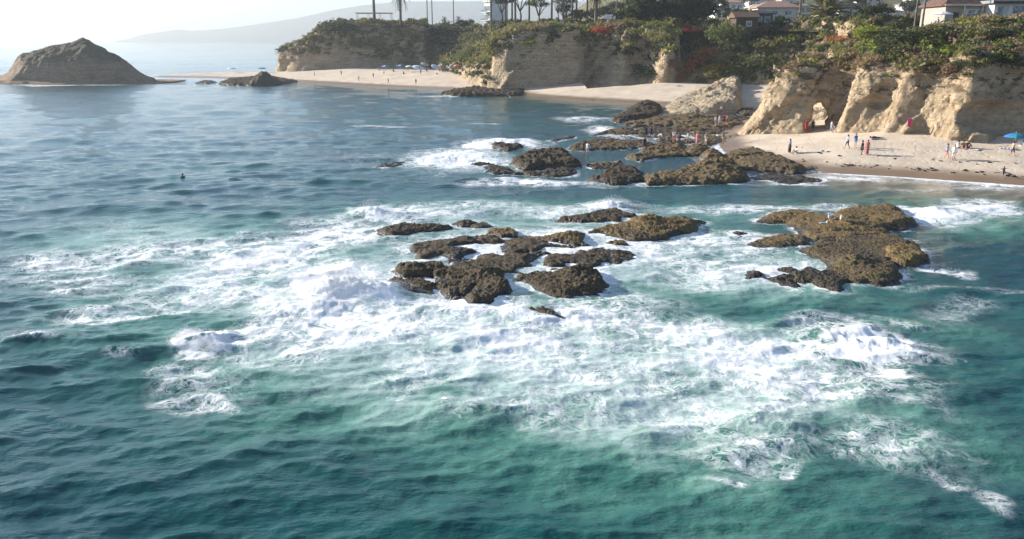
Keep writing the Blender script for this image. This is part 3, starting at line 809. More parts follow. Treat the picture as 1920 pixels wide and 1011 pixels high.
A8 = dict(org=(1300, 360), sc=3.692)
rock('tan weed-covered back of the gull rock', [(470, 192), (560, 150), (690, 126), (800, 148), (900, 170), (1010, 190), (1140, 195), (1280, 230), (1330, 275), (1290, 300), (1130, 312), (980, 330), (850, 334), (780, 292), (720, 230), (640, 202)], .9, OCHRE, res=.10, edge=.7, rough=.6, grow=.35, bumps=[(720, 170, 1.05, 2.5), (1060, 225, 1.25, 2.2)], **A8)
rock('rounded brown dome at the back right of the gull rock', [(955, 180), (1000, 132), (1100, 104), (1230, 108), (1320, 82), (1405, 98), (1455, 160), (1515, 208), (1440, 238), (1300, 232), (1120, 214)], 1.15, OCHRE, res=.11, edge=.9, rough=.7, **A8)
rock('broad dark flat forming the middle of the gull rock', [(790, 405), (860, 372), (900, 335), (1100, 305), (1290, 290), (1400, 300), (1505, 345), (1400, 372), (1345, 400), (1345, 470), (1405, 560), (1425, 592), (1330, 626), (1100, 632), (1010, 600), (1000, 520), (960, 470), (880, 440)], .85, MIDROCK, res=.10, edge=.7, rough=.8, grow=.4, bumps=[(1080, 470, 1.25, 1.2), (1230, 540, 1.1, 1.6)], **A8)
rock('rounded block on the right flank of the gull rock', [(1338, 440), (1350, 385), (1440, 362), (1545, 378), (1602, 430), (1614, 472), (1560, 502), (1400, 498)], 1.1, OCHRE, res=.10, edge=.6, **A8)
rock('black wet boulders at the front of the gull rock', [(690, 565), (780, 532), (870, 545), (960, 555), (1020, 560), (1030, 630), (985, 686), (900, 664), (850, 622), (710, 604)], .85, DARKROCK, res=.085, edge=.4, rough=1.0, grow=.3, **A8)
rock('low ochre hump left of the gull rock beside a still pool', [(415, 352), (500, 312), (620, 296), (765, 306), (775, 360), (700, 374), (560, 378), (450, 364)], .62, OCHRE, res=.10, edge=.6, rough=.7, **A8)
rock('small black rock alone in the foam left of the gull rock', [(372, 584), (420, 552), (462, 558), (482, 592), (400, 598)], .5, DARKROCK, res=.08, edge=.3, **A8)
rock('tiny black stone just in front of the pouring foam', [(632, 526), (660, 515), (678, 536), (650, 542)], .26, DARKROCK, res=.07, edge=.25, **A8)
rock('low submerged ledge left of the black wet boulders', [(555, 592), (640, 568), (722, 600), (690, 645), (610, 634)], .2, DARKROCK, res=.09, edge=.4, **A8)
rock('thin ochre ledge awash left of the still pool', [(278, 284), (340, 274), (390, 290), (312, 308)], .24, OCHRE, res=.09, edge=.3, **A8)

A5 = dict(org=(600, 200), sc=3.84)
rock('tall dark wedge-shaped rock at the seaward end of the far reef', [(1375, 402), (1460, 350), (1560, 322), (1680, 303), (1762, 310), (1802, 350), (1875, 428), (1700, 442), (1600, 452), (1480, 474)], 2.1, DARKROCK, res=.16, edge=1.6, rough=.9, **A5)
rock('low dark rock in front of the wedge-shaped rock', [(1186, 442), (1240, 418), (1330, 438), (1395, 480), (1300, 494), (1220, 484)], .75, DARKROCK, res=.14, edge=.6, **A5)
rock('flat dark rock at the foot of the wedge-shaped rock', [(1380, 492), (1480, 478), (1600, 480), (1640, 448), (1760, 438), (1835, 455), (1825, 504), (1700, 514), (1500, 502)], .8, DARKROCK, res=.14, edge=.6, **A5)
rock('grey rock in the surf behind the wedge-shaped rock', [(1235, 272), (1320, 260), (1370, 273), (1430, 265), (1455, 290), (1340, 334), (1300, 312)], 1.0, DARKROCK, res=.16, edge=.8, **A5)
rock('small dark rock left of the wedge-shaped rock', [(1088, 422), (1150, 398), (1214, 410), (1150, 430)], .4, DARKROCK, res=.14, edge=.4, **A5)
rock('low dark ledge in the surf nearest the open sea', [(405, 432), (520, 404), (592, 396), (560, 422), (460, 442)], .22, DARKROCK, res=.16, edge=.5, **A5)
rock('chain of dark stones leading out from the far reef', [(1640, 250), (1710, 232), (1820, 208), (1834, 226), (1740, 244), (1690, 262)], .4, DARKROCK, res=.16, edge=.4, **A5)

A6 = dict(org=(1040, 160), sc=3.692)
rock('long brown ledge where two people stand by the pool', [(100, 440), (160, 398), (250, 376), (400, 372), (510, 386), (580, 378), (650, 388), (700, 412), (560, 442), (440, 447), (300, 452), (240, 462), (130, 452)], .8, REEF, res=.17, edge=.8, rough=.8, **A6)
rock('small ochre rock in the pool behind the front rocks', [(218, 562), (300, 538), (440, 528), (465, 550), (380, 578), (280, 584)], .5, OCHRE, res=.13, edge=.5, **A6)
rock('rough dark boulder in front of the tide pool', [(245, 652), (330, 628), (420, 572), (545, 560), (594, 628), (594, 662), (480, 684), (400, 688), (300, 672)], 1.15, DARKROCK, res=.13, edge=.8, **A6)
rock('long black-faced rock guarding the tide pool', [(615, 642), (700, 612), (850, 598), (950, 556), (1050, 536), (1130, 516), (1240, 556), (1315, 600), (1345, 662), (1250, 684), (1050, 698), (850, 694), (650, 694)], 1.7, REEF, res=.14, edge=1.2, rough=1.1, bumps=[(1130, 550, 2.2, 2.5), (750, 640, 1.0, 3.0)], **A6)
rock('smooth light brown hump at the beach end of the reef', [(1160, 500), (1200, 466), (1350, 430), (1400, 446), (1560, 498), (1690, 552), (1735, 602), (1650, 622), (1500, 604), (1330, 594), (1260, 562)], 1.5, REEF, res=.17, edge=1.4, rough=.8, **A6)
rock('knobbly brown rock between the black-faced rock and the hump', [(1025, 484), (1080, 446), (1165, 488), (1168, 532), (1050, 526)], 1.9, REEF, res=.14, edge=.8, **A6)
rock('brown rock with an undercut front beyond the tide pool', [(500, 502), (600, 468), (640, 436), (780, 414), (905, 416), (915, 490), (780, 494), (700, 498), (600, 534)], 1.2, REEF, res=.16, edge=.7, rough=.8, **A6)
rock('squat brown rock right of the undercut one', [(908, 442), (1000, 416), (1064, 434), (1004, 492), (920, 494)], 1.3, REEF, res=.16, edge=.7, **A6)
rock('small rounded stone at the water edge on the sand', [(1698, 562), (1760, 546), (1850, 548), (1880, 582), (1760, 592)], .55, REEF, res=.14, edge=.6, rough=.6, **A6)
rock('low wet skirt of rock in front of the smooth hump', [(1330, 642), (1500, 604), (1700, 622), (1875, 662), (1800, 684), (1650, 684), (1450, 664)], .45, DARKROCK, res=.15, edge=.8, rough=.7, **A6)
rock('wide layered tide-pool shelf where most people walk', [(285, 352), (340, 322), (440, 302), (560, 300), (700, 290), (860, 296), (1050, 292), (1200, 300), (1260, 330), (1310, 372), (1250, 394), (1100, 396), (1060, 420), (900, 408), (760, 400), (700, 372), (560, 374), (400, 364)], .75, REEF, res=.25, edge=.8, rough=1.0, pits=.35, grow=.8, **A6)
rock('layered brown shelf below the tilted slab', [(450, 282), (520, 268), (690, 232), (800, 204), (950, 200), (1100, 208), (1190, 225), (1260, 262), (1340, 290), (1150, 300), (900, 296), (740, 282), (560, 292)], 1.3, REEF, res=.27, edge=1.2, rough=1.0, pits=.4, grow=.8, **A6)
rock('dark sea-worn rock at the seaward end of the tilted slab', [(402, 242), (480, 188), (530, 148), (640, 106), (724, 128), (745, 182), (690, 228), (560, 244), (440, 258)], 2.2, DARKROCK, res=.24, edge=2.0, **A6)
rock('big pale tilted slab ending in a sheer wall', [(705, 196), (730, 160), (800, 110), (900, 90), (1050, 60), (1200, 20), (1300, -6), (1300, 60), (1290, 190), (1180, 190), (1100, 204), (950, 204)], 3.3, TAN, res=.26, edge=1.6, rough=.5, tilt=(.20, 0), grow=0.0, name='rock', **A6)
rock('dark block lying right of the sheer wall', [(1270, 176), (1380, 166), (1404, 222), (1300, 222)], 1.6, DARKROCK, res=.2, edge=.8, **A6)
rock('low dark ledge in the gap between slab and pillar', [(1190, 212), (1300, 214), (1374, 240), (1260, 264), (1200, 262)], .9, DARKROCK, res=.2, edge=.7, **A6)
rock('pale rounded boulder leaning on the foot of the arch pillar', [(1336, 302), (1360, 250), (1400, 190), (1480, 165), (1562, 196), (1594, 290), (1520, 326), (1380, 324)], 3.0, PALE, res=.2, edge=2.0, rough=.7, zmin=.9, **A6)

def world_rock(label, x, y, rx, ry, h, mat, zmin, res=.25, rough=.8, seed=3.0):
    P = [(x + rx * math.cos(a) * (.8 + .4 * math.sin(a * 3 + seed)), y + ry * math.sin(a)) for a in np.linspace(0, 2 * math.pi, 14)[:-1]]
    poly = []
    for px, py in P:                       # the outline is handed to rock() through its own projection
        dep = py * math.cos(PITCH) + (CAM_H - zmin) * math.sin(PITCH)
        up = py * math.sin(PITCH) - (CAM_H - zmin) * math.cos(PITCH)
        poly.append((960 + FPX * px / dep, 505.5 - FPX * up / dep))
    return rock(label, poly, h, mat, res=res, edge=min(rx, ry) * .8, rough=rough, lean=0.0, zmin=zmin)
world_rock('sunlit pale rock seen through the arch', 51.0, 134.0, 5.5, 7.0, 2.8, PALE, .6, rough=.4)
rock('low tawny ledge at the foot of the middle promontory', [(826, 178), (850, 170), (890, 164), (960, 163), (985, 172), (975, 180), (900, 182), (850, 182)], 1.6, DARKROCK, res=.35, edge=1.6, rough=2.0)
rock('dark jagged rock off the tip of the far beach', [(414, 157), (430, 150), (455, 148), (478, 144), (494, 138), (508, 138), (520, 147), (556, 153), (530, 160), (480, 162), (430, 161)], 1.5, DARKROCK, res=.4, edge=2.6, bumps=[(497, 146, 6.0, 3.2)], rough=2.2)
rock('tiny flat rock left of the jagged rock off the far beach', [(370, 155), (385, 151), (402, 152), (390, 156)], .7, DARKROCK, res=.4, edge=1.0)

# island off the left of the beach
def island():
    prof = [(-60, 157), (-30, 150), (0, 146), (14, 138), (24, 124), (38, 104), (52, 101), (68, 97), (84, 90), (100, 87), (118, 83), (134, 81), (146, 76), (155, 73), (165, 77), (178, 84), (190, 90), (204, 97), (220, 103), (236, 115), (250, 127), (262, 136), (276, 143), (290, 147)]
    yc = 292.0
    pu = np.array([at_y(u, v, yc) for u, v in prof])
    xs = np.arange(pu[:, 0].min() - 3, pu[:, 0].max() + 6, .42); ys = np.arange(262, 330, .42)
    X, Y = np.meshgrid(xs, ys, indexing='ij')
    wob = 1.2 * (fbm(X * .15, Y * .15, octaves=4) - .5) * 2
    ridge = np.interp(X * yc / Y + wob * .5, pu[:, 0], pu[:, 2], left=-1, right=-1)
    yb0 = np.interp(X, [-200, -180, -150, -132, -126], [268, 272, 274, 281, 290])
    t = (Y + wob - yc) / np.where(Y < yc, yc - yb0, np.interp(X, [-200, -160, -140, -128, -122], [30, 28, 16, 7, 3]))
    prof_y = np.clip(1 - np.abs(t) ** 2.3, -1, 1)
    Z = np.where(ridge > 0, ridge * np.sign(prof_y) * np.abs(prof_y) ** .62, ridge)
    n1 = fbm(X * .12, Y * .12, octaves=5, gain=.55, ridged=True) - .55
    n2 = fbm(X * .5, Y * .5, octaves=4, gain=.6, ridged=True) - .5
    ridge_n = n1 * 2.2 + n2 * 1.3
    Z = Z * .96 + (ridge_n) * np.clip((ridge - .5) / 6, 0, 1) * np.clip(1.15 - np.abs(t) ** 3, 0, 1)
    ledge = sstep(7, 3.0, np.abs(Y - yb0 - 1)) * 0.9 * (X < -140) * (0.6 + fbm(X * .3, Y * .3, octaves=3))
    Z = np.maximum(Z, ledge - .3)
    V = np.stack([X, Y, Z], -1).reshape(-1, 3)
    nx, ny = X.shape
    I = np.arange(nx * ny).reshape(nx, ny)
    Q = np.stack([I[:-1, :-1], I[1:, :-1], I[1:, 1:], I[:-1, 1:]], -1).reshape(-1, 4)
    k = Z.reshape(-1) > -.7
    Q = Q[k[Q].any(1)]
    used = np.unique(Q); remap = np.full(len(V), -1); remap[used] = np.arange(len(used))
    return mesh_np('island_rock', V[used], remap[Q])
ISLE = mat_sandstone('island_stone', (0.36, 0.26, 0.17), (0.27, 0.19, 0.12), (0.16, 0.115, 0.075), (0.15, 0.125, 0.08))
tag(link('island_rock', island(), ISLE), 'large brown island rock standing in the sea at the left', 'rock')

structure(link('sea', build_sea(), m_sea()), 'teal sea with white foam washing over the reef')

# ================================================================== PLACEMENT HELPERS
bpy.context.view_layer.update()
DG = bpy.context.evaluated_depsgraph_get()
def hit(u, v):
    """first surface seen at a photo position (used to lay things out on the ground that is really there)"""
    ok, loc, nrm, _, ob, _ = scene.ray_cast(DG, Vector((0, 0, CAM_H)), Vector(ray(u, v)).normalized())
    return (Vector(loc), ob.name) if ok else (None, None)
def ground(x, y, z0=80.0):
    ok, loc, nrm, _, ob, _ = scene.ray_cast(DG, Vector((x, y, z0)), Vector((0, 0, -1)))
    return loc.z if ok else 0.0

ORD = ['leftmost', 'second from the left', 'third from the left', 'fourth from the left', 'fifth from the left', 'sixth from the left', 'seventh from the left', 'eighth from the left', 'ninth from the left', 'tenth from the left', 'eleventh from the left', 'twelfth from the left', 'thirteenth from the left', 'fourteenth from the left', 'fifteenth from the left', 'sixteenth from the left']

# ================================================================== VEGETATION
LEAF = mat_leaf('foliage')
BARK = plain('bark', (0.13, 0.10, 0.075), 0.9, 0.25, 5)
def leaf_quads(C, Rr, n, size, g, zs=0.75, up=-0.25, fill=0.35):
    """leaf-clump faces on and in a set of ellipsoidal mounds; returns vertices, quads and mound index"""
    C = np.asarray(C, float); Rr = np.asarray(Rr, float)
    N = len(C)
    d = g.normal(size=(N, n, 3)); d /= np.linalg.norm(d, axis=2, keepdims=True) + 1e-9
    d[..., 2] = np.where(d[..., 2] < up, -d[..., 2] * .6, d[..., 2])
    rad = (1 - fill * g.random((N, n)) ** 2) * (0.82 + 0.36 * g.random((N, n)))
    P = C[:, None, :] + d * rad[..., None] * Rr[:, None, None] * np.array([1, 1, zs])
    nr = d + g.normal(size=d.shape) * 0.65
    nr /= np.linalg.norm(nr, axis=2, keepdims=True) + 1e-9
    a = np.cross(nr, g.normal(size=d.shape)); a /= np.linalg.norm(a, axis=2, keepdims=True) + 1e-9
    b_ = np.cross(nr, a)
    s = (size * Rr)[:, None, None] * (0.6 + 0.8 * g.random((N, n, 1)))
    a = a * s; b_ = b_ * s * 0.7
    V = np.stack([P - a, P - b_ * .9, P + a, P + b_], 2).reshape(-1, 3)
    Q = np.arange(len(V)).reshape(-1, 4)
    idx = np.repeat(np.arange(N), n * 4)
    return V, Q, idx
def leaf_mesh(name, C, Rr, n, size, col, g, zs=.75, jitter=.18, **kw):
    V, Q, idx = leaf_quads(C, Rr, n, size, g, zs, **kw)
    col = np.asarray(col, float)
    c = col[idx] if col.ndim == 2 else np.tile(col, (len(V), 1))
    j = np.repeat(1 + jitter * (g.random((len(Q), 1)) * 2 - 1), 4, axis=0)
    return mesh_np(name, V, Q, smooth=False, attrs={'col': c * j})
def vert_normals(V, Q):
    n = np.cross(V[Q[:, 2]] - V[Q[:, 0]], V[Q[:, 3]] - V[Q[:, 1]])
    N = np.zeros_like(V)
    for k in range(4): np.add.at(N, Q[:, k], n)
    return N / (np.linalg.norm(N, axis=1, keepdims=True) + 1e-9)

OLIVE, DKGREEN, DRY, LIME, GREY, RUST, MIDG = (0.19, 0.18, 0.055), (0.048, 0.062, 0.024), (0.25, 0.165, 0.10), (0.24, 0.27, 0.04), (0.24, 0.20, 0.15), (0.40, 0.15, 0.045), (0.105, 0.125, 0.036)
SPEC = np.array([OLIVE, DKGREEN, DRY, MIDG, GREY, LIME])
g = np.random.default_rng(11)
# --- near bluff: ground cover of low scrub
Nn = vert_normals(NEARV, NEARQ)
x, y, z = NEARV.T
m_ = fbm(x * .14, y * .14, octaves=3)
want = (z > 7.6) & (Nn[:, 2] > .32) & (z > 10.3 + 2.6 * (m_ - .5) - 1.6 * (Nn[:, 2] > .7)) & (m_ < .70)
hang = (z > 9.6 + 6 * (m_ - .5)) & (Nn[:, 2] > -.05) & (Nn[:, 2] <= .28)
cand = np.nonzero((want & (g.random(len(x)) < .125)) | (hang & (g.random(len(x)) < .03)))[0]
cand = cand[(NEARV[cand, 1] < 160)]
view = np.array([0, 0, CAM_H]) - NEARV[cand]; view /= np.linalg.norm(view, axis=1, keepdims=True)
cand = cand[((view * Nn[cand]).sum(1) > -.12)]
sp = fbm(x[cand] * .10 + 30, y[cand] * .10, octaves=2); sp2 = g.random(len(cand))
kind = np.select([sp < .38, sp < .47, sp < .54, sp < .62], [0, 1, 2, 3], 2)
kind = np.where(sp2 < .12, 4, np.where(sp2 > .66, 0, kind))
kind = np.where(sp2 > .93, 5, kind)
kind = np.where((x[cand] < 50) & (sp2 < .45), 2, kind)
rad_ = .42 + .85 * g.random(len(cand)) ** 2
print('near scrub', len(cand))
stuff(link('scrub', leaf_mesh('near_scrub', NEARV[cand] + np.array([0, 0, .1]), rad_, 54, .20, SPEC[kind], g), LEAF), 'low olive, green and dry brown scrub carpeting the near bluff', 'scrub')
# --- mid cliffs and far headland
Nm = vert_normals(MIDV, MIDQ)
x, y, z = MIDV.T
m_ = fbm(x * .06, y * .06, octaves=3)
slope_zone = ((x > -36) & (x < -7)) | (x > 47)
thr = np.where(slope_zone, 3.2, np.where(x < -36, 7.5 + 8 * (m_ - .5), 11.0 + 6 * (m_ - .5)))
thr = np.where((x > 0) & (x < 22), 13.4 + 3 * (m_ - .5), thr)
thr = np.where((x >= 22) & (x < 47), 10.0 + 9 * (m_ - .5), thr)
want = (z > thr) & (Nm[:, 2] > np.where(slope_zone | (x < -36) | (x > 22), -.5, .0))
cand = np.nonzero(want & (g.random(len(x)) < .13) & (y < 350))[0]
view = np.array([0, 0, CAM_H]) - MIDV[cand]; view /= np.linalg.norm(view, axis=1, keepdims=True)
cand = cand[((view * Nm[cand]).sum(1) > -.06)]
sp = fbm(x[cand] * .05 + 3, y[cand] * .05, octaves=2); sp2 = g.random(len(cand))
kind = np.select([sp < .40, sp < .52, sp < .58], [0, 1, 3], 1)
kind = np.where(sp2 < .10, 2, np.where(sp2 > .72, 0, kind))
kind = np.where((x[cand] > 20) & (sp2 > .93), 5, kind)
rad_ = .8 + 1.1 * g.random(len(cand)) ** 1.6
cc = SPEC[kind] * np.where(x[cand] < -30, .8, 1.0)[:, None]
print('cove scrub', len(cand))
stuff(link('scrub', leaf_mesh('cove_scrub', MIDV[cand] + np.array([0, 0, .2]), rad_, 38, .26, cc, g), LEAF), 'dark bushy scrub covering the cove cliffs and the far headland', 'scrub')

# --- single shrubs one can point at
def shrub_mesh(name, col, seed, n=9, per=260, size=.085):
    gg = np.random.default_rng(seed)
    C = gg.normal(size=(n, 3)) * np.array([.38, .38, .16]) + np.array([0, 0, .35])
    rr = .42 + .25 * gg.random(n)
    return leaf_mesh(name, C, rr, per, size, col, gg, .8)
SHRUB = {}
for nm, c in (('olive', OLIVE), ('dark', DKGREEN), ('dry', DRY), ('lime', LIME), ('grey', GREY), ('rust', RUST), ('green', MIDG), ('red', (0.42, 0.045, 0.03)), ('yellow', (.28, .17, .03))):
    SHRUB[nm] = [shrub_mesh('foliage', c, 31 + i * 7 + len(nm)) for i in range(3)]
def shrub(u, v, wpx, kind, label, zs=.75, dv=0, group=None, name='shrub'):
    p, nm = hit(u, v)
    if p is None: return None
    w = wpx / FPX * p.y
    o = link(name, SHRUB[kind][int(u) % 3], LEAF)
    o.location = p - Vector((0, -0.15 * w, 0.22 * w)); o.scale = (w * .62, w * .62, w * .62 * zs); o.rotation_euler = (0, 0, (u * 1.7) % 6.28)
    return tag(o, label, 'shrub', group)
shrub(1648, 62, 62, 'lime', 'bright lime green shrub on the crest of the right-hand bluff', .8)
shrub(1628, 84, 34, 'lime', 'small lime green shrub hanging below the crest', .8)
shrub(1700, 82, 78, 'dark', 'largest dark green shrub in the middle of the bluff', .85)
shrub(1760, 72, 66, 'dark', 'dark green shrub right of the largest dark one', .8)
shrub(1670, 98, 46, 'dark', 'dark shrub overhanging the bare rock at the bluff edge', .9)
shrub(1745, 112, 58, 'olive', 'olive shrub spilling over the cliff edge above the gully', .7)
shrub(1800, 98, 58, 'olive', 'olive mound on the bluff below the agaves', .7)
shrub(1862, 92, 66, 'grey', 'greyish dry mound at the right of the bluff', .7)
shrub(1832, 122, 52, 'dark', 'dark shrub above the big cliff overhang', .8)
shrub(1888, 118, 62, 'dark', 'dark shrub at the right edge of the bluff', .9)
shrub(1790, 128, 40, 'dry', 'dry brown bush at the lip of the overhang', .8)
shrub(1560, 118, 46, 'dry', 'dry brown shrub above the arch', .7)
shrub(1600, 100, 44, 'olive', 'olive green shrub on the slope above the arch', .7)
shrub(1520, 112, 40, 'olive', 'olive shrub on the pillar shoulder left of the arch', .6)
shrub(1480, 128, 34, 'dry', 'dry grey brown shrub crowning the arch pillar', .6)
shrub(1546, 88, 40, 'green', 'green shrub midway up the western bluff slope', .7)
shrub(1590, 72, 40, 'rust', 'rust coloured shrub near the top of the western slope', .7)
shrub(1835, 62, 60, 'dark', 'clipped dark hedge mound in front of the terrace house', .55)
shrub(1905, 52, 40, 'green', 'round green bush in front of the white glazed house', .8)
shrub(1870, 50, 44, 'green', 'round green bush below the brown posts of the house', .7)
shrub(1138, 55, 44, 'red', 'red flowering bush on the rim of the middle promontory', .6)
shrub(1300, 56, 50, 'red', 'red flowering bush on the rim left of the round green tree', .6)
shrub(1190, 54, 34, 'lime', 'yellow green bush right of the red bush on the promontory', .7)
shrub(1240, 66, 58, 'olive', 'broad olive mound draped over the middle cliff edge', .7)
shrub(1360, 72, 72, 'green', 'round green bush on the cove rim', 1.0)
shrub(1395, 92, 58, 'dark', 'dark bush below the round green bush on the cove rim', .9)
shrub(1330, 100, 40, 'rust', 'rust coloured scrub on the gully side of the cove', .9)
shrub(1300, 125, 44, 'rust', 'orange brown scrub low on the cove cliff', .8)
shrub(1318, 112, 46, 'rust', 'large rust orange scrub patch in the middle of the cove cliff', .9)
shrub(1285, 140, 40, 'rust', 'low rust scrub nearest the cove sand', .8)
shrub(1345, 128, 44, 'yellow', 'ochre yellow scrub beside the rust patch', .8)
shrub(1262, 120, 36, 'dry', 'dry tan scrub on the lit rib of the cove cliff', .8)
shrub(1370, 135, 60, 'olive', 'olive bush at the foot of the cove slope', .8)
shrub(1430, 120, 70, 'green', 'large green bush on the cove slope behind the pillar', .9)
shrub(1455, 90, 60, 'olive', 'olive bush high on the cove slope', .8)
shrub(1220, 140, 50, 'dark', 'dark bush growing on the sand at the cliff foot', .9)
shrub(985, 78, 40, 'lime', 'yellow green tuft on the nose of the promontory', .6)
shrub(880, 110, 60, 'green', 'bulging green bush on the slope above the far beach', .9)
shrub(930, 95, 60, 'olive', 'olive bush next to the promontory nose', .9)
shrub(905, 75, 60, 'green', 'green bush at the top of the slope above the far beach', .9)
shrub(640, 55, 70, 'dark', 'dark bush at the seaward corner of the far headland', .8)
shrub(760, 60, 80, 'olive', 'yellowish bush on the rim of the far headland', .6)
shrub(830, 62, 60, 'dark', 'dark bush at the landward end of the far headland rim', .8)
shrub(685, 80, 60, 'olive', 'olive bush on the face of the far headland', .8)
shrub(775, 118, 40, 'olive', 'pale olive bush above the beach umbrellas', .7)
for i, (u, v, w, k) in enumerate(sorted([(1700, 52, 34, 'olive'), (1730, 56, 36, 'green'), (1790, 58, 40, 'olive'), (1815, 82, 40, 'green'), (1560, 66, 36, 'olive'), (1610, 58, 34, 'dry'), (1575, 84, 30, 'olive'), (1640, 92, 28, 'olive'), (1712, 96, 40, 'dark'), (1850, 110, 40, 'olive'), (1772, 92, 38, 'green'), (1905, 80, 44, 'olive'), (1880, 72, 44, 'green'), (1540, 104, 32, 'dry'), (1500, 120, 28, 'olive')])):
    shrub(u, v, w, k, ORD[i] + ' of the low filler shrubs on the right-hand bluff slope', .65, group='filler shrubs on the right-hand bluff')

# --- agave and yucca rosettes
def rosette(label, u, v, wpx, n=44, col=(0.19, 0.19, 0.07), up=.55, seed=1, name='agave_plant'):
    p, _ = hit(u, v)
    if p is None: return
    w = wpx / FPX * p.y / 2
    gg = np.random.default_rng(seed)
    mb = MB()
    for i in range(n):
        a = gg.random() * 6.28; e = math.asin(min(.98, up * (.3 + 1.2 * gg.random()))); L = w * (.7 + .5 * gg.random())
        d = Vector((math.cos(a) * math.cos(e), math.sin(a) * math.cos(e), math.sin(e))); s = Vector((-math.sin(a), math.cos(a), 0)) * (L * .07)
        t = d * L - Vector((0, 0, L * .12)); m = d * (L * .55) + Vector((0, 0, .03))
        mb.poly([s * .7, m + s, t, m - s, -s * .7])
    me = mb.mesh(name)
    a = me.attributes.new('col', 'FLOAT_COLOR', 'POINT')
    a.data.foreach_set('color', np.tile(np.array([*col, 1], np.float32), (len(me.vertices), 1)).ravel())
    o = link(name, me, LEAF); o.location = p
    tag(o, label, 'plant')
rosette('spiky yellow green agave on the bluff edge by the lime shrub', 1642, 80, 34, seed=1)
rosette('tall spiky agave clump in the middle of the right bluff', 1838, 72, 46, up=.85, seed=2)
rosette('smaller spiky agave right of the tall clump', 1860, 76, 34, up=.8, seed=3)
rosette('yellow green yucca in front of the terrace', 1790, 48, 30, up=.85, seed=4)
rosette('pale yucca left of the terrace', 1735, 48, 28, up=.85, seed=5)
rosette('dry orange aloe tuft at the head of the gully', 1712, 116, 26, col=(.30, .17, .07), seed=6)

# --- broadleaf trees
def tree(label, x, y, height, width, col, seed, clumps=26, trunk_h=.3, per=120, size=.16, name='tree', zs=.7):
    gg = np.random.default_rng(seed)
    zb = ground(x, y)
    t = thing(name, label, 'tree', (x, y, zb - .15))
    mb = MB()
    th = height * trunk_h; w = width / 2
    mb.tube([(0, 0, 0), (.08 * w, 0, th * .5), (0, .05 * w, th)], [.045 * width, .035 * width, .03 * width], 9)
    lim = []
    for i in range(7):
        a = i * .9 + gg.random(); L = w * (.5 + .3 * gg.random())
        e = Vector((math.cos(a) * L, math.sin(a) * L, th + (height - th) * (.35 + .35 * gg.random())))
        mb.tube([(0, .05 * w, th * .9), tuple(e * .5 + Vector((0, 0, th * .55))), tuple(e)], [.022 * width, .014 * width, .005 * width], 6)
        lim.append(e)
    mb.build('trunk', BARK, t, True)
    C = gg.normal(size=(clumps, 3)); C /= np.linalg.norm(C, axis=1, keepdims=True)
    C *= (.35 + .5 * gg.random((clumps, 1)))
    C[:, 2] = np.where(C[:, 2] < (-.35 if trunk_h > .2 else -.8), -C[:, 2] * .6, C[:, 2])
    C = C * np.array([w, w, (height - th) * .52]) + np.array([0, 0, th + (height - th) * .46])
    rr = w * (.22 + .18 * gg.random(clumps))
    cc = np.array(col)[None, :] * (.7 + .7 * gg.random((clumps, 1)))
    link('crown', leaf_mesh('crown', C, rr, per, size, cc, gg, zs), LEAF, t)
    return t
def px_x(u, y): return (u - 960) / FPX * (y * math.cos(PITCH) + 0.0) * 1.035
def ux(u, y, z=18.0):
    # x of photo column u at depth y and height z
    depth = y * math.cos(PITCH) + (CAM_H - z) * math.sin(PITCH)
    return (u - 960) / FPX * depth
tree('broad dark tree with a rounded crown left of its twin on the cove rim', ux(1203, 246), 246, 9.8, 16.5, (.050, .062, .022), 5, 60, trunk_h=.10, per=130, zs=.8)
tree('broad dark tree with a rounded crown right of its twin on the cove rim', ux(1292, 243), 243, 9.4, 17, (.036, .048, .018), 9, 60, trunk_h=.10, per=130, zs=.8)
tree('dense bright green tree among the palm trunks', ux(1010, 262), 262, 12, 8, (.055, .085, .022), 12, 22, zs=1.0)
tree('slim dark green tree between the bright tree and the palms', ux(1046, 266), 266, 13, 5.5, (.032, .046, .022), 14, 18, zs=1.2)
tree('small olive tree behind the promontory railing', ux(1085, 256), 256, 5.5, 7, (.07, .075, .03), 16, 16)
tree('hazy grey green tree at the left of the grove', ux(940, 285), 285, 13, 9, (.055, .062, .035), 18, 20)
tree('grey green tree in the grove by the white block', ux(975, 292), 292, 14, 9, (.060, .064, .036), 19, 20)
tree('low round tree behind the timber hut', ux(1372, 262), 262, 6, 9, (.040, .052, .02), 21, 16)
tree('grey green tree above the hut roofs', ux(1478, 300), 300, 8, 9, (.06, .066, .034), 22, 16)
tree('bushy tree right of the date palm', ux(1635, 190), 190, 3.6, 9, (.045, .058, .026), 24, 18, trunk_h=.15)
tree('low spreading tree left of the two thin palm trunks', ux(1690, 178), 178, 3.0, 7, (.06, .07, .026), 25, 16, trunk_h=.15)
tree('small green tree beside the pale bungalow', ux(1452, 222), 222, 3.2, 6.5, (.06, .085, .025), 27, 14, trunk_h=.15)
tree('olive bushy tree on the rim left of the bungalows', ux(1400, 224), 224, 2.8, 6, (.075, .085, .03), 28, 14, trunk_h=.15)
for i, (u, y, h, w) in enumerate(sorted([(1345, 330, 8, 10), (1405, 360, 9, 11), (1545, 340, 10, 12), (1600, 330, 9, 11), (1700, 300, 9, 10), (1740, 260, 8, 10), (1130, 330, 9, 11), (1110, 300, 8, 9), (1640, 400, 12, 14), (1500, 420, 12, 14), (1330, 430, 12, 14), (870, 350, 3, 10), (1060, 310, 12, 10), (1150, 360, 10, 12)])):
    tree(ORD[i] + ' of the hazy background trees among the houses inland', ux(u, y), y, h, w, (.05, .058, .032), 60 + i, 14, per=90, size=.2)['group'] = 'background trees inland'

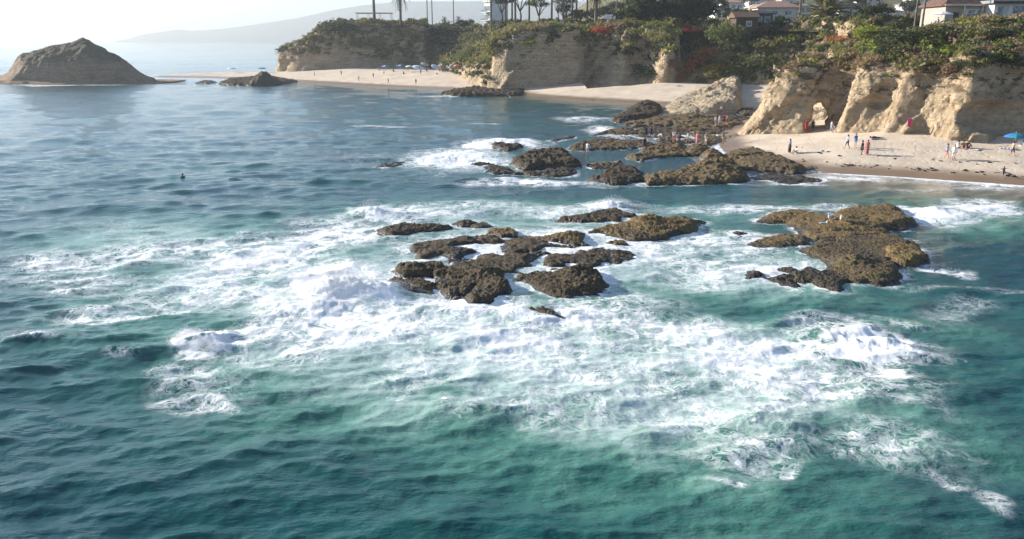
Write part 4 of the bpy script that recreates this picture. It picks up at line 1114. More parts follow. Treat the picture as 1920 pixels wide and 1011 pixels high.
# --- palms
PALMBARK = plain('palm_bark', (0.17, 0.14, 0.11), 0.95, 0.3, 4)
def frond_mesh(L, seed, leaflets=22, width=.16, droop=.5, fan=False):
    gg = np.random.default_rng(seed); mb = MB()
    P = [Vector((L * t, 0, L * (.35 * t - droop * t * t * 1.1))) for t in np.linspace(0, 1, 12)]
    for i in range(len(P) - 1):
        s = Vector((0, .03 * (1 - i / 12) + .008, 0))
        mb.poly([P[i] - s, P[i + 1] - s, P[i + 1] + s, P[i] + s])
    for k in range(leaflets):
        t = .12 + .88 * k / leaflets
        i = min(int(t * 11), 10); p = P[i].lerp(P[i + 1], t * 11 - i)
        ll = L * width * (1.15 - .7 * abs(t - .45)) * (.85 + .3 * gg.random())
        for sgn in (-1, 1):
            e = p + Vector((ll * .55, sgn * ll * .75, -ll * (.25 + .35 * gg.random())))
            q = Vector((L * .022, 0, 0))
            mb.poly([p - q, p + q, e])
    return mb
def colour_mesh(me, col):
    a = me.attributes.new('col', 'FLOAT_COLOR', 'POINT')
    c = np.tile(np.array([*col, 1], np.float32), (len(me.vertices), 1))
    c[:, :3] *= (.8 + .4 * np.random.default_rng(1).random((len(c), 1)))
    a.data.foreach_set('color', c.ravel())
    return me
DATE_F = [colour_mesh(frond_mesh(1.0, s, droop=d, leaflets=30).mesh('frond'), (0.19, 0.18, 0.07)) for s, d in ((1, .35), (2, .6), (3, .9))]
def date_palm(label, x, y, L, ztop, n=60):
    zb = ground(x, y); trunk = ztop - zb
    t = thing('date_palm', label, 'palm tree', (x, y, zb - .1))
    mb = MB()
    pts = [(0, 0, trunk * k / 8) for k in range(9)]
    mb.tube(pts, [.5 - .06 * (k % 2) + .04 * (k > 6) for k in range(9)], 10); mb.build('trunk', PALMBARK, t, True)
    gg = np.random.default_rng(4)
    for i in range(n):
        e = i / n
        o = link('frond', DATE_F[min(2, int(e * 3))], LEAF, t)
        o.location = (0, 0, trunk)
        o.rotation_euler = (0, R(-72 + 82 * e + 8 * gg.random()), i * 2.4 + .3 * gg.random())
        o.scale = (L * (.85 + .25 * gg.random()),) * 3
date_palm('big feathery date palm on the rim of the right-hand bluff', ux(1547, 216), 216, 7.4, 20.2)
FAN_F = [colour_mesh(frond_mesh(1.0, s, droop=d, leaflets=14, width=.3).mesh('frond'), (0.055, 0.06, 0.03)) for s, d in ((5, .5), (6, .9), (7, 1.3))]
def fan_palm(label, u, y, height, L=2.1, r=.28, n=22, group=None, lean=0.0, name='palm_tree'):
    x = ux(u, y); zb = ground(x, y)
    t = thing(name, label, 'palm tree', (x, y, zb - .1), 0, group)
    mb = MB()
    K = 10
    mb.tube([(lean * (k / K) ** 2 * height, 0, height * k / K) for k in range(K + 1)], [r * (1.25 - .45 * k / K + (.12 if k == 0 else 0)) for k in range(K + 1)], 8)
    mb.build('trunk', PALMBARK, t, True)
    gg = np.random.default_rng(int(u))
    for i in range(n):
        e = i / n
        o = link('frond', FAN_F[min(2, int(e * 3))], LEAF, t)
        o.location = (lean * height, 0, height - .1)
        o.rotation_euler = (0, R(-75 + 115 * e), i * 2.4)
        o.scale = (L * (.8 + .3 * gg.random()),) * 3
    # skirt of dead fronds under the crown
    sk = MB()
    for i in range(26):
        a = gg.random() * 6.28; rr = .25 + .35 * gg.random(); z0 = height - .2 - .3 * gg.random(); z1 = z0 - .9 - 1.0 * gg.random()
        c, s = math.cos(a), math.sin(a)
        sk.poly([(lean * height + c * .2 - s * .12, s * .2 + c * .12, z0), (lean * height + c * .2 + s * .12, s * .2 - c * .12, z0), (lean * height + c * (rr + .2), s * (rr + .2), z1)])
    sm = colour_mesh(sk.mesh('dead_fronds'), (.17, .13, .085)); link('dead_fronds', sm, LEAF, t)
fan_palm('dark palm standing at the left of the headland behind the pergola', 703, 345, 15.0, 3.0, .55)
fan_palm('palm with drooping crown on the headland right of the pergola', 752, 342, 12.0, 4.4, .5, n=34)
for i, (u, y, h) in enumerate([(802, 400, 22), (811, 405, 21), (834, 420, 24), (841, 425, 22), (851, 415, 20), (860, 422, 24)]):
    fan_palm(ORD[i] + ' of the slim distant palms in a row behind the headland', u, y, h, 2.4, .24, 18, 'slim distant palms')
for i, (u, y, h) in enumerate(sorted([(921, 300, 15), (948, 292, 18), (960, 300, 19), (992, 300, 17), (1034, 292, 18), (1072, 275, 18), (1080, 280, 17), (1100, 285, 20), (966, 280, 16), (1056, 285, 19)])):
    fan_palm(ORD[i] + ' of the tall palms in the grove behind the promontory', u, y, h, 2.6, .34, 20, 'palms of the grove')
fan_palm('shaggy palm at the right edge of the grove', 1117, 250, 8.2, 3.2, .5, n=36)
fan_palm('left one of the two tall thin palm trunks on the right bluff', 1717, 152, 13, 2.2, .17, 18)
fan_palm('right one of the two tall thin palm trunks, nearest the terrace umbrella', 1731, 150, 14, 2.2, .16, 18)
fan_palm('pale palm trunk left of the date palm', 1497, 245, 16, 2.4, .3, 18)
fan_palm('slim palm trunk between the two broad dark trees and the grove', 1155, 300, 18, 2.4, .25, 18)

# ================================================================== BUILDINGS
WHITE = plain('white_wall', (0.74, 0.72, 0.68), .8, .06, 1.0)
CREAM = plain('cream_wall', (0.60, 0.53, 0.43), .85, .08, 1.0)
BROWNTRIM = plain('brown_trim', (0.13, 0.065, 0.045), .7)
REDROOF = plain('brown_red_roof', (0.15, 0.085, 0.065), .85, .2, 2)
SALMON = plain('salmon_roof', (0.42, 0.25, 0.19), .85, .12, 1.5)
GREYROOF = plain('grey_roof', (0.27, 0.27, 0.28), .85, .12, 1.5)
DARKROOF = plain('dark_roof', (0.06, 0.058, 0.06), .8, .15, 2)
TIMBER = plain('dark_timber', (0.085, 0.062, 0.048), .85, .2, 3)
TEAL = plain('teal_paint', (0.07, 0.13, 0.13), .7)
b = NB('window_glass'); GLASS = b.done(b.bsdf(b.mix(b.rng(b.noise(b.obj(), 1.2, 2, .5), .4, .6), (.10, .14, .17), (.26, .31, .35)), .08, .8))
CURTAIN = plain('pale_curtain', (0.55, 0.56, 0.56), .35, .1, 2)
def house(label, u0, u1, y, wall_h, depth, roof, roof_h, wall_m, roof_m, wins=(), doors=(), posts=(), eave=.6, zoff=0.0, rz=0.0, name='house', group=None, cat='house', frame_m=None, trim_m=None, zfix=None, slabs=()):
    x0, x1 = ux(u0, y), ux(u1, y); w = x1 - x0; xc = (x0 + x1) / 2
    zb = (min(ground(xc, y + 1), ground(x0, y + 1), ground(x1, y + 1)) if zfix is None else zfix) + zoff
    t = thing(name, label, cat, (xc, y, zb), rz, group)
    hw = w / 2
    m = MB(); m.box((0, depth / 2, wall_h / 2 - .6), (w, depth, wall_h + 1.2)); m.build('wall', wall_m, t)
    r = MB(); e = eave; zt = wall_h + .003
    if roof == 'flat':
        r.box((0, depth / 2, zt + roof_h / 2), (w + 2 * e, depth + 2 * e, roof_h))
    else:
        th = .22
        inset = (depth / 2 + e) * .95 if roof == 'hip' else 0.0
        inset = min(inset, hw * .8)
        A = [(-hw - e, -e, zt), (hw + e, -e, zt), (hw + e, depth + e, zt), (-hw - e, depth + e, zt)]
        B = [(p[0], p[1], p[2] + th) for p in A]
        ra, rb = (-hw - e + inset, depth / 2, zt + roof_h), (hw + e - inset, depth / 2, zt + roof_h)
        r.poly(A[::-1])
        for i in range(4): r.poly([A[i], A[(i + 1) % 4], B[(i + 1) % 4], B[i]])
        r.poly([B[0], B[1], rb, ra]); r.poly([B[2], B[3], ra, rb]); r.poly([B[1], B[2], rb]); r.poly([B[3], B[0], ra])
    r.build('roof', roof_m, t)
    for (fx, fz, ww, wh, *kind) in wins:
        cx = -hw + fx * w
        f = MB(); fw = .10
        f.box((cx, -.03, fz + wh / 2 + fw / 2), (ww + fw, .1, fw)); f.box((cx, -.03, fz - wh / 2 - fw / 2), (ww + fw, .1, fw))
        f.box((cx - ww / 2, -.03, fz), (fw, .098, wh)); f.box((cx + ww / 2, -.03, fz), (fw, .098, wh))
        fo = f.build('window', frame_m or WHITE, t)
        k = max(1, round(ww / 1.1))
        for j in range(k):
            pw = ww / k
            pm = MB(); pm.box((cx - ww / 2 + pw * (j + .5), -.012, fz), (pw - .06, .03, wh))
            pm.build('pane', (CURTAIN if (kind and (j + kind[0]) % 3 == 0) else GLASS), fo)
    for (fx, ww, wh, dm) in doors:
        d = MB(); d.box((-hw + fx * w, -.03, wh / 2), (ww, .09, wh)); do = d.build('door', dm, t)
        h = MB(); h.box((-hw + fx * w + ww * .35, -.09, wh * .48), (.05, .05, .18)); h.build('handle', DARKROOF, do)
    for (fx, dy, pr) in posts:
        p = MB(); p.box((-hw + fx * w, dy, wall_h / 2), (pr, pr, wall_h)); p.build('post', trim_m or BROWNTRIM, t)
    if trim_m is not None:
        f = MB(); f.box((0, -e - .03, wall_h + .14), (w + 2 * e, .05, .34)); f.build('fascia', trim_m, t)
    for (z0, d0) in slabs:
        sl = MB(); sl.box((0, -d0 / 2, z0), (w + .4, d0, .25)); so = sl.build('balcony', WHITE, t)
        rl = MB(); rl.box((0, -d0 + .05, z0 + .62), (w + .4, .06, .9)); rl.build('railing', GLASS, so)
    return t
house('cream beach house with brown red roof, brown posts and curtained glass doors', 1772, 1860, 150, 3.3, 9, 'hip', 3.0, plain('tan_wall', (.40, .34, .28), .85), REDROOF, wins=[(.55, 1.4, 3.3, 2.5, 0), (.87, 1.4, 1.7, 2.5, 1)], doors=[(.22, .9, 2.2, DARKROOF)], posts=[(.36, -.45, .22), (.75, -.45, .22), (.99, -.45, .24)], trim_m=CREAM, zfix=16.7)
house('white house with a dark fascia and blue glazed doors at the right edge', 1862, 1960, 147, 3.7, 9, 'flat', .5, WHITE, GREYROOF, wins=[(.17, 1.75, 2.1, 3.0, 2), (.47, 1.75, 2.4, 3.0), (.8, 1.75, 2.4, 3.0)], eave=.8, trim_m=DARKROOF, zfix=16.6)
house('white cottage with a dark roof behind the date palm', 1570, 1616, 225, 3.0, 7, 'hip', 1.8, WHITE, DARKROOF, wins=[(.3, 1.5, 1.6, 1.4), (.7, 1.5, 1.6, 1.4)], zoff=1.0)
house('dark timber hut with a gable roof on the cove rim', 1380, 1420, 219, 3.0, 6, 'gable', 1.6, TIMBER, plain('brown_shingle', (.16, .10, .06), .9, .2, 3), wins=[(.6, 1.5, 1.4, 1.2)], doors=[(.25, .9, 2.0, DARKROOF)], zoff=.6)
house('teal timber house with a low dark roof beside the hut', 1408, 1448, 223, 2.9, 7, 'hip', 1.2, TEAL, DARKROOF, wins=[(.35, 1.5, 1.6, 1.3), (.75, 1.5, 1.4, 1.3)], zoff=.6)
house('bungalow with a wide salmon roof above the cove', 1418, 1500, 258, 2.8, 9, 'hip', 2.2, CREAM, SALMON, wins=[(.15, 1.4, 2.0, 1.2), (.4, 1.4, 2.2, 1.2), (.7, 1.4, 2.2, 1.2)], zoff=2.6)
house('low white annexe in front of the salmon-roofed bungalow', 1444, 1512, 236, 2.4, 6, 'flat', .3, WHITE, plain('pale_roof', (.55, .51, .46), .9), wins=[(.3, 1.3, 1.0, .8), (.62, 1.3, 1.0, .8)], zoff=.5)
house('white three-storey block behind the grove of palms', 905, 922, 345, 11, 10, 'flat', .5, WHITE, WHITE, wins=[(.5, 2 + 3.3 * i, 3.6, 1.7) for i in range(3)], slabs=[(.4 + 3.3 * i, 1.6) for i in range(1, 3)], eave=.4, name='apartment_block', cat='building', rz=R(-48))
house('pale house with a grey roof behind the twin dark trees', 1128, 1160, 320, 3.0, 8, 'hip', 2.0, WHITE, GREYROOF, wins=[(.3, 1.5, 1.6, 1.3), (.7, 1.5, 1.6, 1.3)], zoff=.5)
far_h = [(1338, 1372, 330, GREYROOF, WHITE), (1374, 1402, 318, GREYROOF, WHITE), (1404, 1440, 345, plain('pale_roof', (.55, .51, .46)), CREAM), (1352, 1392, 372, SALMON, WHITE), (1446, 1484, 366, GREYROOF, CREAM), (1492, 1532, 352, GREYROOF, WHITE), (1536, 1566, 300, SALMON, CREAM), (1588, 1630, 350, GREYROOF, CREAM), (1640, 1690, 318, SALMON, WHITE), (1690, 1738, 360, GREYROOF, WHITE), (1400, 1436, 405, GREYROOF, WHITE), (1460, 1500, 420, SALMON, CREAM), (1540, 1584, 400, GREYROOF, WHITE), (1600, 1650, 420, DARKROOF, CREAM), (1330, 1360, 415, DARKROOF, CREAM), (1700, 1760, 430, GREYROOF, CREAM)]
for i, (u0, u1, y, rm, wm) in enumerate(sorted(far_h, key=lambda a: a[0])):
    house(ORD[i] + ' of the pale hillside houses packed together inland', u0, u1, y, 3.2, 9, 'hip', 1.5, wm, rm, wins=[(.22, 1.7, 1.8, 1.3), (.5, 1.7, 1.8, 1.3), (.78, 1.7, 1.8, 1.3)], group='hillside houses inland')

# pergola on the headland
def pergola():
    y = 340; x0, x1 = ux(668, y), ux(736, y); xc = (x0 + x1) / 2; w = x1 - x0
    zb = ground(xc, y)
    t = thing('pergola', 'open pergola with flat straw roof under the headland palms', 'pergola', (xc, y, zb - .1))
    straw = plain('straw', (.42, .36, .22), .9, .2, 2)
    for sx in (-.47, -.16, .16, .47):
        for dy in (0, 3.5):
            m = MB(); m.box((sx * w, dy, 1.7), (.16, .16, 3.4)); m.build('post', CREAM, t)
    for dy in (-.6, .6, 1.8, 3.0, 4.2):
        m = MB(); m.box((0, dy, 3.72), (w, .7, .14)); m.build('roof_panel', straw, t)
    m = MB(); m.box((0, 0, 3.5), (w, .14, .14)); m.box((0, 3.5, 3.5), (w, .14, .14)); m.build('beam', CREAM, t)
pergola()

# railing along the promontory path
def railing(label, u0, u1, y0, y1, n):
    xs = np.linspace(ux(u0, y0), ux(u1, y1), n); ys = np.linspace(y0, y1, n)
    zs = [ground(a, c) for a, c in zip(xs, ys)]
    t = thing('railing', label, 'railing', (xs[0], ys[0], zs[0]))
    o = Vector((xs[0], ys[0], zs[0]))
    for a, c, d in zip(xs, ys, zs):
        m = MB(); m.box((a - o.x, c - o.y, d - o.z + .5), (.16, .16, 1.2)); m.build('post', WHITE, t)
    m = MB()
    for i in range(n - 1):
        for hz in (.55, 1.02):
            m.tube([(xs[i] - o.x, ys[i] - o.y, zs[i] - o.z + hz), (xs[i + 1] - o.x, ys[i + 1] - o.y, zs[i + 1] - o.z + hz)], .05, 5)
    m.build('rail', WHITE, t)
railing('white path railing along the rim of the promontory', 1018, 1128, 236, 238, 13)
railing('pale path railing along the cove rim below the bungalows', 1420, 1540, 212, 190, 13)

# ================================================================== BEACH THINGS
SKIN = [plain('skin_light', (.52, .31, .22), .6, .04), plain('skin_tan', (.34, .19, .12), .6, .04), plain('skin_brown', (.19, .10, .06), .6, .04)]
CL = {n: plain('cloth_' + n, c, .85, .06) for n, c in dict(red=(.36, .03, .03), black=(.02, .02, .024), white=(.76, .75, .73), blue=(.10, .20, .45), navy=(.03, .045, .10), grey=(.25, .26, .28), pink=(.60, .20, .24), rose=(.38, .11, .12), khaki=(.30, .25, .16), lightblue=(.33, .46, .62), teal=(.05, .40, .38), olive=(.12, .13, .08), brown=(.16, .09, .06), sand=(.50, .40, .30)).items()}
HAIR = {n: plain('hair_' + n, c, .6, .1) for n, c in dict(dark=(.018, .013, .010), brown=(.07, .04, .022), fair=(.30, .20, .10)).items()}
POSES = {}; PMESH = {}
def pose_joints(kind):
    """joint positions of an adult 1.72 m tall facing -y"""
    J = dict(pel=(0, 0, .93), chest=(0, -.01, 1.27), neck=(0, 0, 1.46), head=(0, -.02, 1.60))
    for s, k in ((-1, 'l'), (1, 'r')):
        J['hip' + k] = (.09 * s, 0, .90); J['kn' + k] = (.10 * s, -.02, .49); J['an' + k] = (.10 * s, .02, .08); J['to' + k] = (.115 * s, -.16, .03)
        J['sh' + k] = (.18 * s, 0, 1.40); J['el' + k] = (.25 * s, .03, 1.12); J['ha' + k] = (.26 * s, -.07, .86)
    if kind == 'walk':
        J.update(knl=(-.10, -.16, .51), anl=(-.10, -.26, .10), tol=(-.11, -.43, .07), knr=(.10, .06, .49), anr=(.10, .30, .14), tor=(.115, .16, .04), ell=(-.25, .14, 1.14), hal=(-.26, .18, .90), elr=(.25, -.07, 1.13), har=(.25, -.24, .95))
    if kind == 'bend':
        J.update(pel=(0, .12, .88), chest=(0, -.20, 1.05), neck=(0, -.36, 1.06), head=(0, -.50, 1.02), hipl=(-.09, .12, .86), hipr=(.09, .12, .86), shl=(-.18, -.32, 1.05), shr=(.18, -.32, 1.05), ell=(-.22, -.36, .78), elr=(.22, -.36, .78), hal=(-.16, -.42, .50), har=(.16, -.42, .50), knl=(-.10, -.02, .47), knr=(.10, -.02, .47))
    if kind == 'arms':
        J.update(ell=(-.45, 0, 1.36), elr=(.45, 0, 1.38), hal=(-.72, -.05, 1.42), har=(.72, -.05, 1.45), knl=(-.13, -.10, .50), knr=(.13, .02, .48), anl=(-.16, -.10, .09), tol=(-.18, -.28, .03), anr=(.16, .12, .09), tor=(.18, -.06, .03))
    if kind == 'sit':
        J.update(pel=(0, .05, .12), chest=(0, .12, .46), neck=(0, .06, .66), head=(0, .02, .80), hipl=(-.09, .03, .11), hipr=(.09, .03, .11), knl=(-.14, -.34, .42), knr=(.14, -.34, .42), anl=(-.13, -.52, .08), anr=(.13, -.52, .08), tol=(-.14, -.70, .04), tor=(.14, -.70, .04), shl=(-.18, .10, .60), shr=(.18, .10, .60), ell=(-.26, -.06, .42), elr=(.26, -.06, .42), hal=(-.14, -.30, .44), har=(.14, -.30, .44))
    if kind == 'lie':
        J.update(pel=(0, 0, .12), chest=(0, .34, .14), neck=(0, .54, .13), head=(0, .68, .14), hipl=(-.09, -.03, .11), hipr=(.09, -.03, .11), knl=(-.11, -.42, .16), knr=(.11, -.44, .12), anl=(-.12, -.82, .08), anr=(.12, -.84, .08), tol=(-.14, -.92, .20), tor=(.14, -.94, .20), shl=(-.18, .48, .12), shr=(.18, .48, .12), ell=(-.32, .26, .08), elr=(.32, .26, .08), hal=(-.34, .0, .07), har=(.34, .0, .07))
    return J
def body(kind):
    if kind in POSES: return POSES[kind]
    J = {k: np.array(v) for k, v in pose_joints(kind).items()}
    caps = [('pel', 'chest', .135, .15, 1), ('chest', 'neck', .145, .06, 1), ('neck', 'head', .055, .06, 0), ('hipl', 'hipr', .12, .12, 2)]
    for k in 'lr':
        caps += [('hip' + k, 'kn' + k, .090, .058, 2), ('kn' + k, 'an' + k, .058, .036, 0), ('an' + k, 'to' + k, .042, .030, 0), ('chest', 'sh' + k, .10, .065, 1), ('sh' + k, 'el' + k, .056, .040, 1), ('el' + k, 'ha' + k, .040, .028, 0)]
        d = J['ha' + k] - J['el' + k]; d = d / np.linalg.norm(d)
        side = np.array([-1.0 if k == 'l' else 1.0, 0, 0])
        for f in range(4):                                   # four fingers and a thumb
            off = np.array([0, -.024 + .016 * f, 0])
            J[f'f{k}{f}'] = J['ha' + k] + d * .05 + off; J[f'g{k}{f}'] = J['ha' + k] + d * (.115 + .012 * (f in (1, 2))) + off - side * .015
            caps.append((f'f{k}{f}', f'g{k}{f}', .012, .008, 0))
        J['t' + k] = J['ha' + k] + d * .06 + np.array([0, -.055, 0]); caps.append(('ha' + k, 't' + k, .016, .010, 0))
    P = np.array(list(J.values())); lo, hi = P.min(0) - .22, P.max(0) + .24
    res = .030
    ax = [np.arange(lo[i], hi[i], res) for i in range(3)]
    X, Y, Z = np.meshgrid(*ax, indexing='ij')
    G = np.stack([X, Y, Z], -1)
    def cap(a, b_, r0, r1, pts):
        ab = b_ - a; t = np.clip(((pts - a) @ ab) / (ab @ ab), 0, 1)
        return np.linalg.norm(pts - a - t[..., None] * ab, axis=-1) - (r0 + (r1 - r0) * t)
    def smin(a, b_, k):
        h = np.clip(.5 + .5 * (b_ - a) / k, 0, 1)
        return b_ + (a - b_) * h - k * h * (1 - h)
    F = np.full(X.shape, 9.0)
    for a, c, r0, r1, _ in caps: F = smin(F, cap(J[a], J[c], max(r0, .017), max(r1, .015), G), .03)
    hd = J['head']
    q = (G - hd) / np.array([.078, .098, .118]); skull = (np.linalg.norm(q, axis=-1) - 1) * .085
    nose = np.linalg.norm(G - hd - np.array([0, -.105, -.01]), axis=-1) - .022
    F = smin(F, smin(skull, nose, .02), .03)
    V, Q = surface_net(F.astype(np.float32), lo, res)
    ctr = V[Q].mean(1)
    best = np.full(len(ctr), 9.0); part = np.zeros(len(ctr), int)
    for a, c, r0, r1, pt in caps:
        d = cap(J[a], J[c], r0, r1, ctr); m = d < best
        best[m] = d[m]; part[m] = pt
    d = np.linalg.norm((ctr - hd) / np.array([.078, .098, .118]), axis=-1) * .085 - .085
    part[d < best] = 0
    # hair
    q = (G - hd - np.array([0, .018, .022])) / np.array([.098, .112, .128]); hf = (np.linalg.norm(q, axis=-1) - 1) * .1
    hf = np.maximum(hf, -(G[..., 1] - hd[1] + .045) - np.maximum(0, G[..., 2] - hd[2] - .05) * 2)
    HV, HQ = surface_net(hf.astype(np.float32), lo, res)
    POSES[kind] = (V, Q, part, HV, HQ, J)
    return POSES[kind]
def person(label, u, v, kind='stand', top='white', bottom='black', skin=0, hair='dark', face=0.0, scale=1.0, skirt=None, long_hair=False, hmax=None, pos=None, group=None):
    if pos is None:
        p, nm = hit(u, v)
        if p is None: return None
    else: p = Vector(pos)
    V, Q, part, HV, HQ, J = body(kind)
    key = 'person_' + kind
    if key not in PMESH:
        me = mesh_np('body', V, Q)
        for m in (SKIN[0], CL['white'], CL['black']): me.materials.append(m)
        me.polygons.foreach_set('material_index', part.astype(np.int32)); me.update()
        PMESH[key] = (me, mesh_np('hair', HV, HQ))
        PMESH[key][1].materials.append(HAIR['dark'])
    me, hme = PMESH[key]
    t = thing('person', label, 'person', p - Vector((0, 0, .02)), face, group)
    t.scale = (scale,) * 3
    bo = link('body', me, None, t)
    for i, m in enumerate((SKIN[skin], CL[top] if top else SKIN[skin], CL[bottom] if bottom else SKIN[skin])):
        bo.material_slots[i].link = 'OBJECT'; bo.material_slots[i].material = m
    ho = link('hair', hme, None, t)
    ho.material_slots[0].link = 'OBJECT'; ho.material_slots[0].material = HAIR[hair]
    if long_hair:
        h = J['head']; m = MB(); m.tube([(h[0], h[1] + .07, h[2] + .02), (h[0], h[1] + .12, h[2] - .15), (h[0], h[1] + .12, h[2] - .34)], [.085, .08, .03], 8); m.build('long_hair', HAIR[hair], t, True)
    if skirt:
        cm, z1, r1 = skirt
        pz = J['pel']; m = MB(); rings = []
        K = 16
        for (z, r) in ((pz[2] + .16, .155), (pz[2], .185), ((pz[2] + z1) / 2, (.185 + r1) / 2), (z1, r1)):
            rings.append([(pz[0] + r * math.cos(2 * math.pi * i / K) * (1 + .07 * math.cos(5 * i)), pz[1] + r * .85 * math.sin(2 * math.pi * i / K), z) for i in range(K)])
        for a, c in zip(rings[:-1], rings[1:]):
            for i in range(K): m.poly([c[i], c[(i + 1) % K], a[(i + 1) % K], a[i]])
        m.build('skirt', CL[cm], t, True)
    return t
person('person in a red robe standing inside the rock arch', 1511, 246.5, 'stand', 'red', 'red', 1, 'dark', .4, 1, ('red', .12, .18))
person('person in dark clothes standing beside the red robe in the arch', 1523, 247, 'stand', 'black', 'black', 1, 'dark', -.3)
person('person in a black shirt walking near the arch', 1564, 249.5, 'walk', 'black', 'grey', 1, 'dark', 1.2)
person('person in pale clothes beside the black shirt near the arch', 1558, 249, 'walk', 'white', 'lightblue', 0, 'brown', 1.3)
person('person in a long dark skirt and blue top standing beside the crouching friend', 1480, 286.5, 'stand', 'lightblue', 'black', 1, 'dark', .9, 1, ('black', .15, .22)) 
person('person in white crouching on the sand beside the dark skirt', 1492, 288, 'sit', 'white', 'sand', 0, 'brown', -1.2)
person('person in a grey blue shirt and dark trousers walking on the sand', 1588, 279, 'walk', 'lightblue', 'black', 1, 'dark', -1.4)
person('person in a bright blue shirt on the upper sand', 1603, 276.5, 'stand', 'blue', 'lightblue', 0, 'brown', .3)
person('person in a short black outfit next to the long pink dress', 1615, 290.5, 'stand', 'black', 'black', 1, 'dark', 1.0, 1, ('black', .62, .24))
person('person in a long rose pink dress on the sand', 1625, 289.5, 'stand', 'rose', 'rose', 0, 'brown', -.9, 1, ('rose', .10, .19), True)
person('person in a blue top and pink shorts near the waterline', 1774, 297.5, 'walk', 'lightblue', 'pink', 0, 'brown', .8)
person('person in long white clothes near the waterline', 1787, 300, 'stand', 'white', 'white', 0, 'brown', -.5, 1, None, True)
person('person in a white shirt sitting below the cliff', 1797, 278, 'sit', 'white', 'grey', 0, 'dark', .6)
person('bare-shouldered person sitting in the group below the cliff', 1806, 278.5, 'sit', None, 'black', 1, 'brown', -.4)
person('person in brown sitting rightmost of the group below the cliff', 1815, 278, 'sit', 'brown', 'rose', 1, 'dark', .1)
person('bare-chested person in dark shorts near the rainbow umbrella', 1897, 293, 'walk', None, 'black', 0, 'brown', 1.5)
person('child with arms spread running at the edge of the wash', 1880, 333, 'arms', 'black', 'navy', 1, 'dark', .4, .68)
person('person in black lying on the sand at the cliff foot', 1643, 259.5, 'lie', 'black', 'black', 0, 'dark', 1.3)
person('bare-legged person in a dark swimsuit at the left end of the brown ledge', 1094, 289, 'stand', 'brown', 'black', 1, 'dark', .9)
person('person in a white shirt and blue shorts at the left end of the brown ledge', 1102, 291, 'stand', 'white', 'lightblue', 1, 'dark', -.6)
person('person in dark clothes on the shelf, left of the far pair', 1211, 259, 'stand', 'navy', 'black', 2, 'dark', .3)
person('person in dark clothes on the shelf, right of the far pair', 1221, 258, 'walk', 'navy', 'navy', 2, 'dark', 1.4)
person('person in a black dress standing in front of the dark pair', 1208, 281, 'stand', 'black', 'black', 1, 'dark', -.6, 1, ('black', .55, .24))
person('person in a white shirt bending over a tide pool', 1236, 266, 'bend', 'white', 'sand', 0, 'brown', 1.3)
person('person in a white and pink outfit standing on the shelf', 1263, 267, 'stand', 'white', 'pink', 1, 'dark', .4)
person('child in a rose top on the shelf', 1270, 268, 'stand', 'rose', 'white', 1, 'dark', -.4, .7)
person('person in a white top and khaki shorts striding over the shelf', 1289, 269, 'walk', 'white', 'khaki', 1, 'dark', 1.2)
person('person in a pale pink dress on the rocks', 1307, 271, 'stand', 'pink', 'pink', 0, 'brown', -.8, .95, ('pink', .30, .22))
person('person in a pale top with bare legs on the rocks', 1323, 271, 'stand', 'sand', 'white', 0, 'fair', .5)
person('person in an olive shirt at the right end of the shelf', 1355, 270, 'stand', 'olive', 'khaki', 1, 'dark', -1.2)
person('person in white at the left of the group below the slab', 1341, 236, 'stand', 'white', 'grey', 0, 'brown', .8)
person('person in grey in the group below the slab', 1349, 235, 'stand', 'lightblue', 'white', 0, 'dark', -.4)
person('person in a red top in the group below the slab', 1357, 234, 'stand', 'red', 'black', 1, 'dark', .2)
person('person in a dark red top at the right of the group below the slab', 1363, 234, 'walk', 'rose', 'navy', 1, 'dark', -1.4)
person('person in white and blue standing at the foot of the sheer wall', 1352, 214, 'stand', 'white', 'blue', 0, 'dark', .4)
person('person in a reddish top sitting on the cove sand', 1348, 158.5, 'sit', 'rose', 'black', 1, 'dark', .3)
person('bare-skinned person lying on the cove sand', 1274, 162, 'lie', None, 'rose', 0, 'fair', 1.5)
person('person in white on the nose of the promontory', 962, 76, 'stand', 'white', 'white', 0, 'dark', .3)
person('person in a white shirt and cap on the bluff path', 1757, 51, 'stand', 'white', 'lightblue', 0, 'fair', .4)
for u, v, k, tcol, lab in [(673, 152, 'walk', 'sand', 'lone walker in pale clothes at the left of the far waterline'), (728, 157, 'walk', 'brown', 'walker in brown by the far waterline'), (780, 158, 'stand', 'black', 'walker in black at the right of the far waterline'), (700, 146, 'stand', 'navy', 'person in navy standing on the far beach'), (710, 132, 'sit', 'white', 'person in white sitting left of the far umbrellas'), (738, 134, 'sit', 'rose', 'person in rose sitting by the blue umbrella'), (765, 133, 'stand', 'sand', 'person in sand colour standing right of the blue umbrella'), (800, 134, 'sit', 'black', 'person in black sitting between the far umbrellas'), (866, 135, 'stand', 'pink', 'person in pink standing at the right of the far umbrellas'), (873, 137, 'sit', None, 'bare-shouldered person sitting at the right of the far umbrellas'), (830, 135, 'sit', 'rose', 'person in rose sitting under the tan umbrella'), (720, 140, 'walk', 'white', 'person in white walking below the far umbrellas'), (757, 139, 'sit', 'navy', 'person in navy sitting in front of the blue umbrella'), (789, 140, 'stand', 'red', 'person in red standing in front of the pale umbrella'), (818, 140, 'sit', 'white', 'person in white sitting in front of the tilted white umbrella'), (850, 140, 'walk', 'black', 'person in black walking below the small blue umbrella'), (880, 141, 'stand', 'lightblue', 'person in pale blue near the promontory foot'), (640, 141, 'stand', 'black', 'person in black standing on the sand below the far headland'), (590, 143, 'walk', 'white', 'person in white walking near the headland tip')]:
    person(lab, u, v, k, tcol, 'navy', 1, 'dark', u % 3)

